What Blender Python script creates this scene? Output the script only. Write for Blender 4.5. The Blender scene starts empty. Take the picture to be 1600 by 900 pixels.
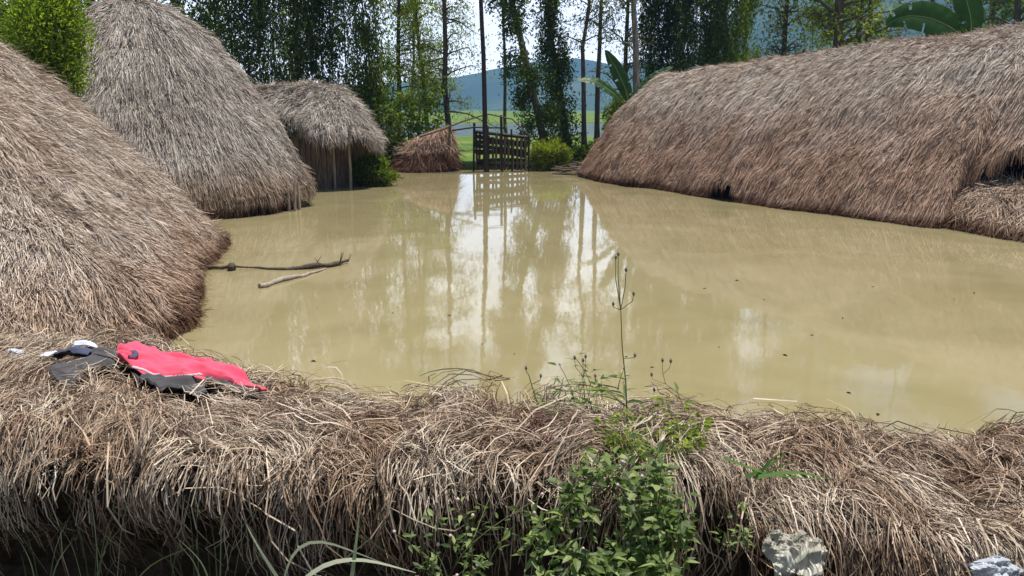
import bpy, math, random
import numpy as np
R = math.radians
rng = np.random.default_rng(7)
random.seed(7)
scene = bpy.context.scene
col = scene.collection

# ------------------------------------------------------------------ camera
FPX = 1256.0; HOR = 172.0; CAMZ = 2.2
PITCH = math.atan((450 - HOR) / FPX)
cam_d = bpy.data.cameras.new('camera'); cam = bpy.data.objects.new('camera', cam_d); col.objects.link(cam)
cam_d.sensor_width = 36; cam_d.lens = 36 * FPX / 1600
cam_d.clip_start = 0.05; cam_d.clip_end = 20000
cam.location = (0, 0, CAMZ); cam.rotation_euler = (math.pi / 2 - PITCH, 0, 0)
scene.camera = cam

# ------------------------------------------------------------------ sky, sun, exposure
SUN = np.array([0.20, 0.10, 1.0]); SUN /= np.linalg.norm(SUN)
SUN_EL = math.asin(SUN[2]); SUN_AZ = math.atan2(SUN[0], SUN[1])
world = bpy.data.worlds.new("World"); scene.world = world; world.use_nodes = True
wn = world.node_tree.nodes; wl = world.node_tree.links
wn.clear()
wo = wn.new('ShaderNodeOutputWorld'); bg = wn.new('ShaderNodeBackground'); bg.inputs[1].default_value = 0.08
sky = wn.new('ShaderNodeTexSky'); sky.sky_type = 'NISHITA'; sky.sun_disc = False
sky.sun_elevation = SUN_EL; sky.sun_rotation = SUN_AZ; sky.air_density = 1.2; sky.dust_density = 1.5
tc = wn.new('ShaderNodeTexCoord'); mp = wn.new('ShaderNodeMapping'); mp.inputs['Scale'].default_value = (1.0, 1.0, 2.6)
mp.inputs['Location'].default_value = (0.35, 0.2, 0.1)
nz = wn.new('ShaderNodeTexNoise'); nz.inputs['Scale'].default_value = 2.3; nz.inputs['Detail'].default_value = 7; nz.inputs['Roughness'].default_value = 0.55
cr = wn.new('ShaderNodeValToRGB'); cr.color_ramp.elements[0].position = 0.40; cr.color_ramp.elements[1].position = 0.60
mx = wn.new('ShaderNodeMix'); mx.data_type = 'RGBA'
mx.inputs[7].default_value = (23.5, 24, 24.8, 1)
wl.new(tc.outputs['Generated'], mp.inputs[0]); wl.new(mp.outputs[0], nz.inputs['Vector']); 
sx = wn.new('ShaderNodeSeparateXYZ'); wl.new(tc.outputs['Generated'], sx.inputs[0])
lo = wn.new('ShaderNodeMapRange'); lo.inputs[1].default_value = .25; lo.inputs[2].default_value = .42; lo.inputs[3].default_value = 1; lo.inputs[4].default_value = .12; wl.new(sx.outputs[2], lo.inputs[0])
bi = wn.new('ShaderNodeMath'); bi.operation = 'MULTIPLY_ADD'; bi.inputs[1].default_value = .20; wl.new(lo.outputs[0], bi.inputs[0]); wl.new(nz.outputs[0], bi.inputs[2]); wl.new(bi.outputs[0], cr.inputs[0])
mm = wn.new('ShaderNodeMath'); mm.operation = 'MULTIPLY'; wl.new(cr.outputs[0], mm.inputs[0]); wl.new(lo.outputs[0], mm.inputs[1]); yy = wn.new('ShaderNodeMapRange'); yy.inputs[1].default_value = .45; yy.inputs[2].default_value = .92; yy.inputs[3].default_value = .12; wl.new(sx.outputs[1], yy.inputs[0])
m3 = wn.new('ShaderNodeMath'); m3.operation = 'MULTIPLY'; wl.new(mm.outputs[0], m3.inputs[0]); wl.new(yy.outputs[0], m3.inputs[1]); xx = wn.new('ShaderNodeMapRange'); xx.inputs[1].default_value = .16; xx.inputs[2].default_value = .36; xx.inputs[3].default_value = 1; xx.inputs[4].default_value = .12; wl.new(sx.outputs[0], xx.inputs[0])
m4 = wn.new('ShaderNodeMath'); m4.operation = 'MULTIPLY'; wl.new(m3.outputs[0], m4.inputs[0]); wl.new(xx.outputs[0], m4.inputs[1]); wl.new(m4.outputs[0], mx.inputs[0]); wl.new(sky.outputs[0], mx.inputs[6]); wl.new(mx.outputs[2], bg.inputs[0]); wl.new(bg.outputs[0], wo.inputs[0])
sd = bpy.data.lights.new('sun', 'SUN'); so = bpy.data.objects.new('sun', sd); col.objects.link(so)
sd.energy = 5.0; sd.angle = R(0.5); sd.color = (1.0, 0.955, 0.89)
so.location = (0, 0, 60)
so.rotation_euler = (math.acos(SUN[2]), 0, math.atan2(SUN[1], SUN[0]) + math.pi / 2)
vs = scene.view_settings; vs.view_transform = 'Standard'; vs.look = 'None'; vs.gamma = 1; vs.use_curve_mapping = False
vs.exposure = 0.42
scene.render.engine = 'CYCLES'
cy = scene.cycles; cy.max_bounces = 7; cy.diffuse_bounces = 3; cy.glossy_bounces = 3; cy.transmission_bounces = 3
cy.volume_bounces = 0; cy.transparent_max_bounces = 6; cy.use_denoising = True; cy.caustics_reflective = False; cy.caustics_refractive = False

# ------------------------------------------------------------------ measuring helpers
cP, sP = math.cos(PITCH), math.sin(PITCH)
def ray(xp, yp):
    a, b = xp - 800.0, 450.0 - yp
    return np.array([a, FPX * cP + b * sP, -FPX * sP + b * cP])
def at(xp, yp, d):                      # point seen there whose depth (world Y) is d
    r = ray(xp, yp); return np.array([0, 0, CAMZ]) + r * (d / r[1])
def on(xp, yp, z=0.0):                  # point seen there at height z
    r = ray(xp, yp); return np.array([0, 0, CAMZ]) + r * ((z - CAMZ) / r[2])

# ------------------------------------------------------------------ noise
def _hash(i, j, k, s):
    n = (i.astype(np.int64) * 374761393 + j.astype(np.int64) * 668265263 + k.astype(np.int64) * 2147483647 + s * 974634777) & 0xffffffff
    n = ((n ^ (n >> 13)) * 1274126177) & 0xffffffff
    n = (n ^ (n >> 16)) & 0xffffffff
    return n / 4294967295.0 * 2 - 1
def vnoise(x, y, z=0.0, s=0):
    x, y, z = np.broadcast_arrays(np.asarray(x, float), np.asarray(y, float), np.asarray(z, float))
    xi, yi, zi = np.floor(x), np.floor(y), np.floor(z)
    f = [x - xi, y - yi, z - zi]; f = [t * t * (3 - 2 * t) for t in f]
    o = 0
    for a in (0, 1):
        for b in (0, 1):
            for c in (0, 1):
                w = (f[0] if a else 1 - f[0]) * (f[1] if b else 1 - f[1]) * (f[2] if c else 1 - f[2])
                o = o + w * _hash(xi + a, yi + b, zi + c, s)
    return o
def fbm(x, y, z=0.0, s=0, oct=3):
    o = 0; a = 1.0; n = 0
    for i in range(oct):
        o = o + a * vnoise(np.asarray(x) * 2 ** i, np.asarray(y) * 2 ** i, np.asarray(z) * 2 ** i, s + i * 17); n += a; a *= 0.5
    return o / n
def unit(v):
    v = np.asarray(v, float)
    return v / (np.linalg.norm(v, axis=-1, keepdims=True) + 1e-9)

# ------------------------------------------------------------------ mesh collector
class MB:
    def __init__(s): s.V = []; s.F = []; s.M = []; s.S = []; s.n = 0
    def add(s, V, Fc, mat=0, smooth=False):
        V = np.asarray(V, float).reshape(-1, 3); Fc = np.asarray(Fc, int)
        if len(V) == 0 or len(Fc) == 0: return
        s.V.append(V); s.F.append(Fc + s.n); s.M.append(np.full(len(Fc), mat)); s.S.append(np.full(len(Fc), smooth)); s.n += len(V)
    def build(s, name, mats, parent=None):
        if not isinstance(mats, (list, tuple)): mats = [mats]
        me = bpy.data.meshes.new(name)
        V = np.concatenate(s.V); me.vertices.add(len(V)); me.vertices.foreach_set('co', V.astype(np.float32).ravel())
        cnt = np.concatenate([np.full(len(f), f.shape[1]) for f in s.F]); idx = np.concatenate([f.ravel() for f in s.F])
        me.loops.add(len(idx)); me.loops.foreach_set('vertex_index', idx.astype(np.int32))
        me.polygons.add(len(cnt)); me.polygons.foreach_set('loop_start', np.concatenate([[0], np.cumsum(cnt)[:-1]]).astype(np.int32))
        me.polygons.foreach_set('material_index', np.concatenate(s.M).astype(np.int32))
        me.polygons.foreach_set('use_smooth', np.concatenate(s.S).astype(bool))
        for m in mats: me.materials.append(m)
        me.update(calc_edges=True); me.validate()
        o = bpy.data.objects.new(name, me); col.objects.link(o)
        if parent is not None:
            o.parent = parent
            o.matrix_parent_inverse = parent.matrix_world.inverted() if False else o.matrix_parent_inverse
            me.transform(__import__('mathutils').Matrix.Translation(-abs_loc(parent)))
        return o
def abs_loc(o):
    v = o.location.copy(); p = o.parent
    while p is not None: v = v + p.location; p = p.parent
    return v
def tag(o, label=None, cat=None, group=None, kind=None):
    if label: o['label'] = label
    if cat: o['category'] = cat
    if group: o['group'] = group
    if kind: o['kind'] = kind
    return o
def empty(name, loc, label, cat, group=None):
    o = bpy.data.objects.new(name, None); col.objects.link(o); o.location = [float(t) for t in loc]; o.empty_display_size = 0.2
    return tag(o, label, cat, group)

def ribbons(mb, P, W, side, mat=0):       # P N,K,3  W N,K  side N,3 or N,K,3
    P = np.asarray(P); N, K, _ = P.shape
    if side.ndim == 2: side = side[:, None, :]
    o = side * W[..., None] * 0.5
    V = np.stack([P - o, P + o], 2).reshape(-1, 3)
    b = (np.arange(N) * K * 2)[:, None] + (np.arange(K - 1) * 2)[None, :]
    Fc = np.stack([b, b + 1, b + 3, b + 2], -1).reshape(-1, 4)
    mb.add(V, Fc, mat, False)
def tubes(mb, P, Rr, m=5, mat=0, cap=False):
    P = np.asarray(P, float)
    if P.ndim == 2: P = P[None]; Rr = np.asarray(Rr, float)[None]
    Rr = np.broadcast_to(np.asarray(Rr, float), P.shape[:2])
    N, K, _ = P.shape
    D = np.empty_like(P); D[:, 1:-1] = P[:, 2:] - P[:, :-2]; D[:, 0] = P[:, 1] - P[:, 0]; D[:, -1] = P[:, -1] - P[:, -2]
    D = unit(D)
    mean = unit(P[:, -1] - P[:, 0])
    ref = np.where(np.abs(mean[:, 2:3]) > 0.8, np.array([[1.0, 0, 0]]), np.array([[0, 0, 1.0]]))[:, None, :]
    A = unit(np.cross(D, ref)); B = np.cross(D, A)
    th = np.arange(m) / m * 2 * math.pi
    V = P[:, :, None, :] + Rr[:, :, None, None] * (np.cos(th)[None, None, :, None] * A[:, :, None, :] + np.sin(th)[None, None, :, None] * B[:, :, None, :])
    n = np.arange(N)[:, None, None] * K * m; k = np.arange(K - 1)[None, :, None] * m; j = np.arange(m)[None, None, :]; j2 = (j + 1) % m
    Fc = np.stack(np.broadcast_arrays(n + k + j, n + k + j2, n + k + m + j2, n + k + m + j), -1).reshape(-1, 4)
    mb.add(V.reshape(-1, 3), Fc, mat, True)
    if cap:
        for q in range(N):
            mb.add(V[q, -1], [list(range(m))], mat); mb.add(V[q, 0], [list(range(m))[::-1]], mat)
def leaves(mb, P, D, L, W, mat=0, fold=0.25):  # diamond leaves: base P, direction D
    P = np.asarray(P); N = len(P); D = unit(D)
    s = unit(np.cross(D, unit(rng.normal(size=(N, 3)))))
    nrm = np.cross(s, D)
    L = np.broadcast_to(np.asarray(L, float), (N,))[:, None]; W = np.broadcast_to(np.asarray(W, float), (N,))[:, None]
    mid = P + D * L * 0.45
    V = np.stack([P, mid + s * W * .5 + nrm * W * fold, P + D * L - nrm * L * .08, mid - s * W * .5 + nrm * W * fold], 1).reshape(-1, 3)
    b = np.arange(N)[:, None] * 4
    Fc = np.concatenate([b + np.array([[0, 1, 2]]), b + np.array([[0, 2, 3]])])
    mb.add(V, Fc, mat)
def box(mb, c, size, rz=0.0, mat=0, tilt=None):
    x, y, z = np.array(size) / 2
    V = np.array([[sx * x, sy * y, sz * z] for sz in (-1, 1) for sx, sy in ((-1, -1), (1, -1), (1, 1), (-1, 1))], float)
    V += rng.normal(scale=0.03 * min(x, y, z), size=V.shape)
    if tilt:
        c1, s1 = math.cos(tilt), math.sin(tilt); V = V @ np.array([[c1, 0, s1], [0, 1, 0], [-s1, 0, c1]]).T
    cz, sz = math.cos(rz), math.sin(rz); V = V @ np.array([[cz, -sz, 0], [sz, cz, 0], [0, 0, 1]]).T
    mb.add(V + np.array(c), [[3, 2, 1, 0], [4, 5, 6, 7], [0, 1, 5, 4], [1, 2, 6, 5], [2, 3, 7, 6], [3, 0, 4, 7]], mat)

# ------------------------------------------------------------------ materials
def new_mat(name):
    m = bpy.data.materials.new(name); m.use_nodes = True
    return m, m.node_tree.nodes, m.node_tree.links, m.node_tree.nodes['Principled BSDF']
def ramp(n, stops):
    c = n.new('ShaderNodeValToRGB'); e = c.color_ramp.elements
    while len(e) < len(stops): e.new(0.5)
    for i, (p, cc) in enumerate(stops): e[i].position = p; e[i].color = (*cc, 1)
    return c
def fibre_mat(name, stops, patch, patch_amt=0.6, pscale=1.2, rough=0.75, spec=0.25, damp=None, trans=0.0):
    """straw: each strand its own hue, larger weathered patches; on loose straw they also paint in dark pockets"""
    m, n, l, b = new_mat(name)
    g = n.new('ShaderNodeNewGeometry'); c = ramp(n, stops); l.new(g.outputs['Random Per Island'], c.inputs[0])
    t = n.new('ShaderNodeTexCoord'); nz = n.new('ShaderNodeTexNoise'); nz.inputs['Scale'].default_value = pscale; nz.inputs['Detail'].default_value = 5
    l.new(t.outputs['Object'], nz.inputs['Vector'])
    c2 = ramp(n, [(0.42, (0, 0, 0)), (0.62, (patch_amt,) * 3)]); l.new(nz.outputs[0], c2.inputs[0])
    mx = n.new('ShaderNodeMix'); mx.data_type = 'RGBA'; mx.blend_type = 'MULTIPLY'; mx.inputs[7].default_value = (*patch, 1)
    l.new(c2.outputs[0], mx.inputs[0]); l.new(c.outputs[0], mx.inputs[6]); out = mx.outputs[2]
    if damp:                               # (height, softness, tint): soaked foot of the thatch
        s = n.new('ShaderNodeSeparateXYZ'); l.new(t.outputs['Object'], s.inputs[0])
        ad = n.new('ShaderNodeMath'); ad.operation = 'MULTIPLY_ADD'; ad.inputs[1].default_value = -damp[1] * 1.6; l.new(nz.outputs[0], ad.inputs[0]); l.new(s.outputs[2], ad.inputs[2])
        mr = n.new('ShaderNodeMapRange'); mr.inputs[1].default_value = damp[0] - damp[1] * 1.3; mr.inputs[2].default_value = damp[0]; mr.inputs[3].default_value = 1; mr.inputs[4].default_value = 0
        l.new(ad.outputs[0], mr.inputs[0])
        m2 = n.new('ShaderNodeMix'); m2.data_type = 'RGBA'; m2.blend_type = 'MULTIPLY'; m2.inputs[7].default_value = (*damp[2], 1)
        l.new(mr.outputs[0], m2.inputs[0]); l.new(out, m2.inputs[6]); out = m2.outputs[2]
        mr = n.new('ShaderNodeMapRange'); mr.inputs[1].default_value = .60 - .16; mr.inputs[2].default_value = .74 - .16; mr.inputs[3].default_value = 1; mr.inputs[4].default_value = 0   # soaked band at the waterline
        a3 = n.new('ShaderNodeMath'); a3.operation = 'MULTIPLY_ADD'; a3.inputs[1].default_value = -.32; l.new(nz.outputs[0], a3.inputs[0]); l.new(s.outputs[2], a3.inputs[2]); l.new(a3.outputs[0], mr.inputs[0])
        m4 = n.new('ShaderNodeMix'); m4.data_type = 'RGBA'; m4.blend_type = 'MULTIPLY'; m4.inputs[7].default_value = (.34, .25, .19, 1)
        l.new(mr.outputs[0], m4.inputs[0]); l.new(out, m4.inputs[6]); out = m4.outputs[2]
    l.new(out, b.inputs['Base Color']); b.inputs['Roughness'].default_value = rough; b.inputs['Specular IOR Level'].default_value = spec
    return m
def leaf_mat(name, stops, trans=0.45, rough=0.45, spec=0.4, tint=1.6, island=True):
    m, n, l, b = new_mat(name)
    c = ramp(n, stops)
    if island:
        g = n.new('ShaderNodeNewGeometry'); l.new(g.outputs['Random Per Island'], c.inputs[0])
    else:
        t = n.new('ShaderNodeTexCoord'); nz = n.new('ShaderNodeTexNoise'); nz.inputs['Scale'].default_value = 3; l.new(t.outputs['Object'], nz.inputs[0]); l.new(nz.outputs[0], c.inputs[0])
    l.new(c.outputs[0], b.inputs['Base Color']); b.inputs['Roughness'].default_value = rough; b.inputs['Specular IOR Level'].default_value = spec
    tr = n.new('ShaderNodeBsdfTranslucent'); mu = n.new('ShaderNodeMix'); mu.data_type = 'RGBA'; mu.blend_type = 'MULTIPLY'; mu.inputs[0].default_value = 1
    mu.inputs[7].default_value = (tint * 1.05, tint * 1.25, tint * 0.45, 1); l.new(c.outputs[0], mu.inputs[6]); l.new(mu.outputs[2], tr.inputs[0])
    ms = n.new('ShaderNodeMixShader'); ms.inputs[0].default_value = trans; o = n['Material Output']
    l.new(b.outputs[0], ms.inputs[1]); l.new(tr.outputs[0], ms.inputs[2]); l.new(ms.outputs[0], o.inputs[0])
    return m
def noise_mat(name, stops, scale=8, rough=0.85, bump=0.3, stretch=(1, 1, 1), spec=0.2, detail=6, dist=0.02):
    m, n, l, b = new_mat(name)
    t = n.new('ShaderNodeTexCoord'); mp = n.new('ShaderNodeMapping'); mp.inputs['Scale'].default_value = stretch
    nz = n.new('ShaderNodeTexNoise'); nz.inputs['Scale'].default_value = scale; nz.inputs['Detail'].default_value = detail
    c = ramp(n, stops); l.new(t.outputs['Object'], mp.inputs[0]); l.new(mp.outputs[0], nz.inputs[0]); l.new(nz.outputs[0], c.inputs[0]); l.new(c.outputs[0], b.inputs['Base Color'])
    if bump:
        bp = n.new('ShaderNodeBump'); bp.inputs['Strength'].default_value = bump; bp.inputs['Distance'].default_value = dist; l.new(nz.outputs[0], bp.inputs['Height']); l.new(bp.outputs[0], b.inputs['Normal'])
    b.inputs['Roughness'].default_value = rough; b.inputs['Specular IOR Level'].default_value = spec
    return m

GREY = [(0.0, (.19, .16, .135)), (0.3, (.36, .31, .262)), (0.65, (.49, .43, .37)), (1.0, (.66, .60, .53))]
TAN = [(0.0, (.20, .158, .125)), (0.3, (.39, .315, .255)), (0.65, (.54, .455, .375)), (1.0, (.70, .62, .525))]
RED = [(0.0, (.20, .158, .128)), (0.3, (.39, .32, .265)), (0.65, (.55, .47, .395)), (1.0, (.72, .64, .555))]
STRAW = [(0.0, (.10, .068, .045)), (0.3, (.28, .205, .145)), (0.6, (.47, .375, .275)), (0.87, (.63, .53, .40)), (1.0, (.74, .66, .53))]
M = {}
M['thatch_grey'] = fibre_mat('weathered grey thatch', GREY, (.62, .58, .56), .6, .9, damp=(1.3, 0.6, (.72, .60, .50)))
M['thatch_near'] = fibre_mat('tan thatch', TAN, (.86, .79, .73), .7, .7, damp=(.95, 0.5, (.82, .70, .61)))
M['thatch_red'] = fibre_mat('reddish thatch', RED, (.84, .77, .70), .6, .6, damp=(2.2, 1.3, (.78, .61, .52)))
M['thatch_dark'] = fibre_mat('dark old thatch', GREY, (.5, .47, .44), .7, 1.2)
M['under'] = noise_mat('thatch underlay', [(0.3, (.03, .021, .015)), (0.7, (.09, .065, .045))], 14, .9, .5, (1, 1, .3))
M['straw'] = fibre_mat('loose straw', STRAW, (.60, .48, .40), .9, 3.6, .65, .3)  # dark patches paint in shaded pockets of the heap, plus dirty wet straw
M['litter'] = noise_mat('matted litter', [(0.3, (.018, .012, .008)), (0.7, (.06, .042, .028))], 30, .95, .6)
M['wood'] = noise_mat('weathered wood', [(0.3, (.05, .037, .028)), (0.7, (.20, .155, .12))], 9, .85, .5, (4, 4, .4))
M['wood_pale'] = noise_mat('bleached pole wood', [(0.3, (.20, .16, .12)), (0.7, (.42, .36, .29))], 9, .8, .3, (4, 4, .5))
M['wood_dark'] = noise_mat('dark wet wood', [(0.3, (.012, .010, .009)), (0.7, (.055, .043, .035))], 12, .6, .5, (3, 3, .6))
M['driftwood'] = noise_mat('soaked driftwood', [(0.3, (.03, .022, .016)), (0.7, (.12, .09, .065))], 12, .7, .5, (3, 3, 3))
M['bark'] = noise_mat('bark', [(0.3, (.045, .036, .028)), (0.7, (.16, .13, .10))], 7, .9, .5, (3, 3, .6))
M['bark_pale'] = noise_mat('pale bark', [(0.3, (.12, .10, .08)), (0.7, (.30, .27, .23))], 5, .85, .4, (3, 3, .5))
M['culm'] = noise_mat('bamboo culm', [(0.3, (.03, .04, .018)), (0.7, (.11, .11, .05))], 4, .5, .1, (2, 2, .7), .4)
M['stem_green'] = noise_mat('green stem', [(0.3, (.10, .13, .045)), (0.7, (.19, .21, .09))], 20, .6, 0)
M['leaf_dark'] = leaf_mat('dark foliage', [(0, (.034, .050, .009)), (.6, (.072, .102, .018)), (1, (.15, .185, .032))], .45, .6, .12)
M['leaf_mid'] = leaf_mat('mid foliage', [(0, (.05, .072, .010)), (.6, (.105, .14, .020)), (1, (.20, .23, .035))], .5, .6, .12)
M['leaf_light'] = leaf_mat('yellow green foliage', [(0, (.10, .12, .015)), (.6, (.20, .225, .03)), (1, (.32, .32, .06))], .5, .6, .12)
M['leaf_grey'] = leaf_mat('sparse dull foliage', [(0, (.05, .058, .018)), (.6, (.10, .112, .032)), (1, (.19, .19, .07))], .45, .6, .12)
M['leaf_bush'] = leaf_mat('bright bush foliage', [(0, (.09, .125, .012)), (.6, (.18, .24, .024)), (1, (.32, .37, .05))], .45, .55, .2)
M['leaf_weed'] = leaf_mat('weed leaves', [(0, (.045, .075, .02)), (.6, (.115, .165, .042)), (1, (.28, .34, .12))], .35, .5, .3)
M['leaf_wine'] = leaf_mat('wine red creeper', [(0, (.08, .02, .02)), (.6, (.17, .05, .05)), (1, (.26, .13, .09))], .3)
M['grass'] = leaf_mat('grass blades', [(0, (.05, .09, .03)), (.6, (.11, .17, .06)), (1, (.26, .30, .16))], .35, .4)
M['grass_dull'] = leaf_mat('dull grass blades', [(0, (.04, .06, .025)), (.6, (.09, .12, .05)), (1, (.20, .22, .13))], .25, .5)
M['grass_green'] = leaf_mat('fresh grass blades', [(0, (.06, .12, .03)), (1, (.14, .24, .07))], .35, .5, .2)
M['grass_pale'] = leaf_mat('pale dry grass blades', [(0, (.25, .28, .17)), (1, (.52, .54, .38))], .25, .5)
M['banana'] = leaf_mat('banana leaf', [(0.3, (.018, .050, .010)), (.7, (.035, .085, .016))], .3, .45, .25, island=False)
M['rib'] = noise_mat('leaf midrib', [(0.3, (.16, .20, .07)), (0.7, (.28, .32, .13))], 8, .5, 0)

def mud_water():
    m, n, l, b = new_mat('muddy flood water')
    t = n.new('ShaderNodeTexCoord')
    nz = n.new('ShaderNodeTexNoise'); nz.inputs['Scale'].default_value = .45; nz.inputs['Detail'].default_value = 8; nz.inputs['Distortion'].default_value = 1.6; l.new(t.outputs['Object'], nz.inputs[0])
    c = ramp(n, [(0.32, (.236, .197, .098)), (0.5, (.262, .222, .114)), (0.68, (.295, .248, .134))]); l.new(nz.outputs[0], c.inputs[0]); l.new(c.outputs[0], b.inputs['Base Color'])
    mp = n.new('ShaderNodeMapping'); mp.inputs['Scale'].default_value = (1, .6, 1); l.new(t.outputs['Object'], mp.inputs[0])
    n2 = n.new('ShaderNodeTexNoise'); n2.inputs['Scale'].default_value = 3.5; n2.inputs['Detail'].default_value = 3; l.new(mp.outputs[0], n2.inputs[0])
    bp = n.new('ShaderNodeBump'); bp.inputs['Strength'].default_value = .07; bp.inputs['Distance'].default_value = .02; l.new(n2.outputs[0], bp.inputs['Height']); l.new(bp.outputs[0], b.inputs['Normal'])
    b.inputs['Roughness'].default_value = .035; b.inputs['IOR'].default_value = 1.333
    return m
M['water'] = mud_water()
def ground_mat():
    m, n, l, b = new_mat('meadow ground')
    t = n.new('ShaderNodeTexCoord')
    nz = n.new('ShaderNodeTexNoise'); nz.inputs['Scale'].default_value = .18; nz.inputs['Detail'].default_value = 9; nz.inputs['Roughness'].default_value = .65; l.new(t.outputs['Object'], nz.inputs[0])
    c = ramp(n, [(0.3, (.045, .085, .018)), (0.5, (.105, .17, .03)), (0.7, (.17, .20, .05))]); l.new(nz.outputs[0], c.inputs[0])
    n2 = n.new('ShaderNodeTexNoise'); n2.inputs['Scale'].default_value = 6; n2.inputs['Detail'].default_value = 8; l.new(t.outputs['Object'], n2.inputs[0])
    bp = n.new('ShaderNodeBump'); bp.inputs['Strength'].default_value = .8; bp.inputs['Distance'].default_value = .15; l.new(n2.outputs[0], bp.inputs['Height']); l.new(bp.outputs[0], b.inputs['Normal'])
    s = n.new('ShaderNodeSeparateXYZ'); l.new(t.outputs['Object'], s.inputs[0])
    mr = n.new('ShaderNodeMapRange'); mr.inputs[1].default_value = .02; mr.inputs[2].default_value = .12; l.new(s.outputs[2], mr.inputs[0])
    mx = n.new('ShaderNodeMix'); mx.data_type = 'RGBA'; mx.inputs[6].default_value = (.07, .055, .03, 1); l.new(mr.outputs[0], mx.inputs[0]); l.new(c.outputs[0], mx.inputs[7])
    m2 = n.new('ShaderNodeMapRange'); m2.inputs[1].default_value = 2.6; m2.inputs[2].default_value = 3.6; l.new(s.outputs[1], m2.inputs[0])   # near side: dark soil colour added to cut green bounce and darken the gap
    m3 = n.new('ShaderNodeMix'); m3.data_type = 'RGBA'; m3.inputs[6].default_value = (.045, .034, .022, 1); l.new(m2.outputs[0], m3.inputs[0]); l.new(mx.outputs[2], m3.inputs[7]); mx = m3
    l.new(mx.outputs[2], b.inputs['Base Color']); b.inputs['Roughness'].default_value = .95; b.inputs['Specular IOR Level'].default_value = .1
    return m
M['ground'] = ground_mat()
M['hill'] = noise_mat('forested hill', [(0.3, (.022, .045, .018)), (0.5, (.045, .08, .028)), (0.7, (.10, .125, .05))], .006, .95, .9, (1, 1, 1), .05, 10, 12)

# ================================================================== THE SETTING
def sm(a, b, x): t = np.clip((x - a) / (b - a), 0, 1); return t * t * (3 - 2 * t)
def axis(lo, hi, n, k):
    t = np.linspace(-1, 1, n); s = np.sinh(k * t) / math.sinh(k)
    return np.where(s < 0, -lo * s, hi * s) if lo < 0 else lo + (hi - lo) * np.sinh(k * np.linspace(0, 1, n)) / math.sinh(k)
def ground_h(X, Y):
    shore = 30.6 + 0.5 * np.sin(X * .7) + .5 * vnoise(X * .5, Y * .1, 0, 3)
    z = -0.9 + 1.12 * sm(-0.6, 0.8, Y - shore)
    z = np.maximum(z, -0.9 + 1.15 * sm(17, 20, np.abs(X + 1) + .8 * vnoise(Y * .3, X * .1, 0, 8)) * sm(3, 6, Y))
    z = np.where(Y > 40, z - 0.75 * sm(62, 70, Y + 3 * vnoise(X * .03, 1, 0, 5)) * (1 - sm(135, 150, Y + 8 * vnoise(X * .02, 4, 0, 6))), z)
    z = z + .9 * sm(150, 400, Y)
    z = z + .06 * fbm(X * .6, Y * .6, 0, 11) * sm(31, 34, Y)
    z = np.where(Y < 3.4, -0.9 + 1.35 * (1 - sm(2.2, 3.2, Y)), z)
    return z
gx = axis(-3800, 3800, 221, 7.5); gy = np.concatenate([np.linspace(-40, 0, 6), np.linspace(.4, 60, 150), np.geomspace(61, 2600, 90)])
X, Y = np.meshgrid(gx, gy); Z = ground_h(X, Y)
def grid_faces(nr, nc):
    i = np.arange(nr - 1)[:, None] * nc + np.arange(nc - 1)[None, :]
    return np.stack([i, i + 1, i + nc + 1, i + nc], -1).reshape(-1, 4)
mb = MB(); mb.add(np.stack([X, Y, Z], -1), grid_faces(*X.shape), 0, True)
tag(mb.build('ground', M['ground']), 'green meadow and muddy bank around the flood', None, None, 'structure')
mb = MB(); xs = np.linspace(-220, 220, 23); ys = np.linspace(2.3, 200, 12); X, Y = np.meshgrid(xs, ys)
mb.add(np.stack([X, Y, 0 * X], -1), grid_faces(*X.shape), 0, True)
tag(mb.build('water', M['water']), 'muddy olive brown flood water', None, None, 'structure')

def hills(name, label, y0, depth, prof, wid):
    nx, ny = 260, 60
    xs = np.linspace(-wid, wid, nx); v = np.linspace(0, 1, ny); X, Vv = np.meshgrid(xs, v)
    Y = y0 + Vv * depth
    px = 800 + FPX * X / (y0 + .5 * depth)
    top = np.interp(px, prof[0], prof[1]) * (y0 + .5 * depth) / FPX
    ridged = 1 - np.abs(fbm(X / (depth * .5), Y / (depth * .5), 0, 41, 5)) * 2
    Z = top * np.sin(np.clip(Vv * 1.0, 0, 1) * math.pi) ** .8 * (.80 + .28 * ridged) + depth * .03 * fbm(X / 90, Y / 90, 0, 9, 4) * np.sin(Vv * math.pi)
    mb = MB(); mb.add(np.stack([X, Y, Z - 2], -1), grid_faces(ny, nx), 0, True)
    tag(mb.build(name, M['hill']), label, None, None, 'structure')
hills('far_hills', 'long blue forested ridge across the valley', 1300, 700,
      ([-2500, 0, 300, 500, 640, 720, 800, 880, 980, 1100, 1400, 3500], [60, 45, 40, 36, 38, 52, 66, 72, 66, 60, 70, 80]), 3500)
hills('mountain', 'steep hazy blue mountain on the right of the valley', 850, 500,
      ([-3000, 900, 1020, 1100, 1165, 1230, 1320, 1450, 1650, 2200, 3500], [0, 0, 20, 110, 175, 215, 250, 235, 260, 200, 120]), 2600)

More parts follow.
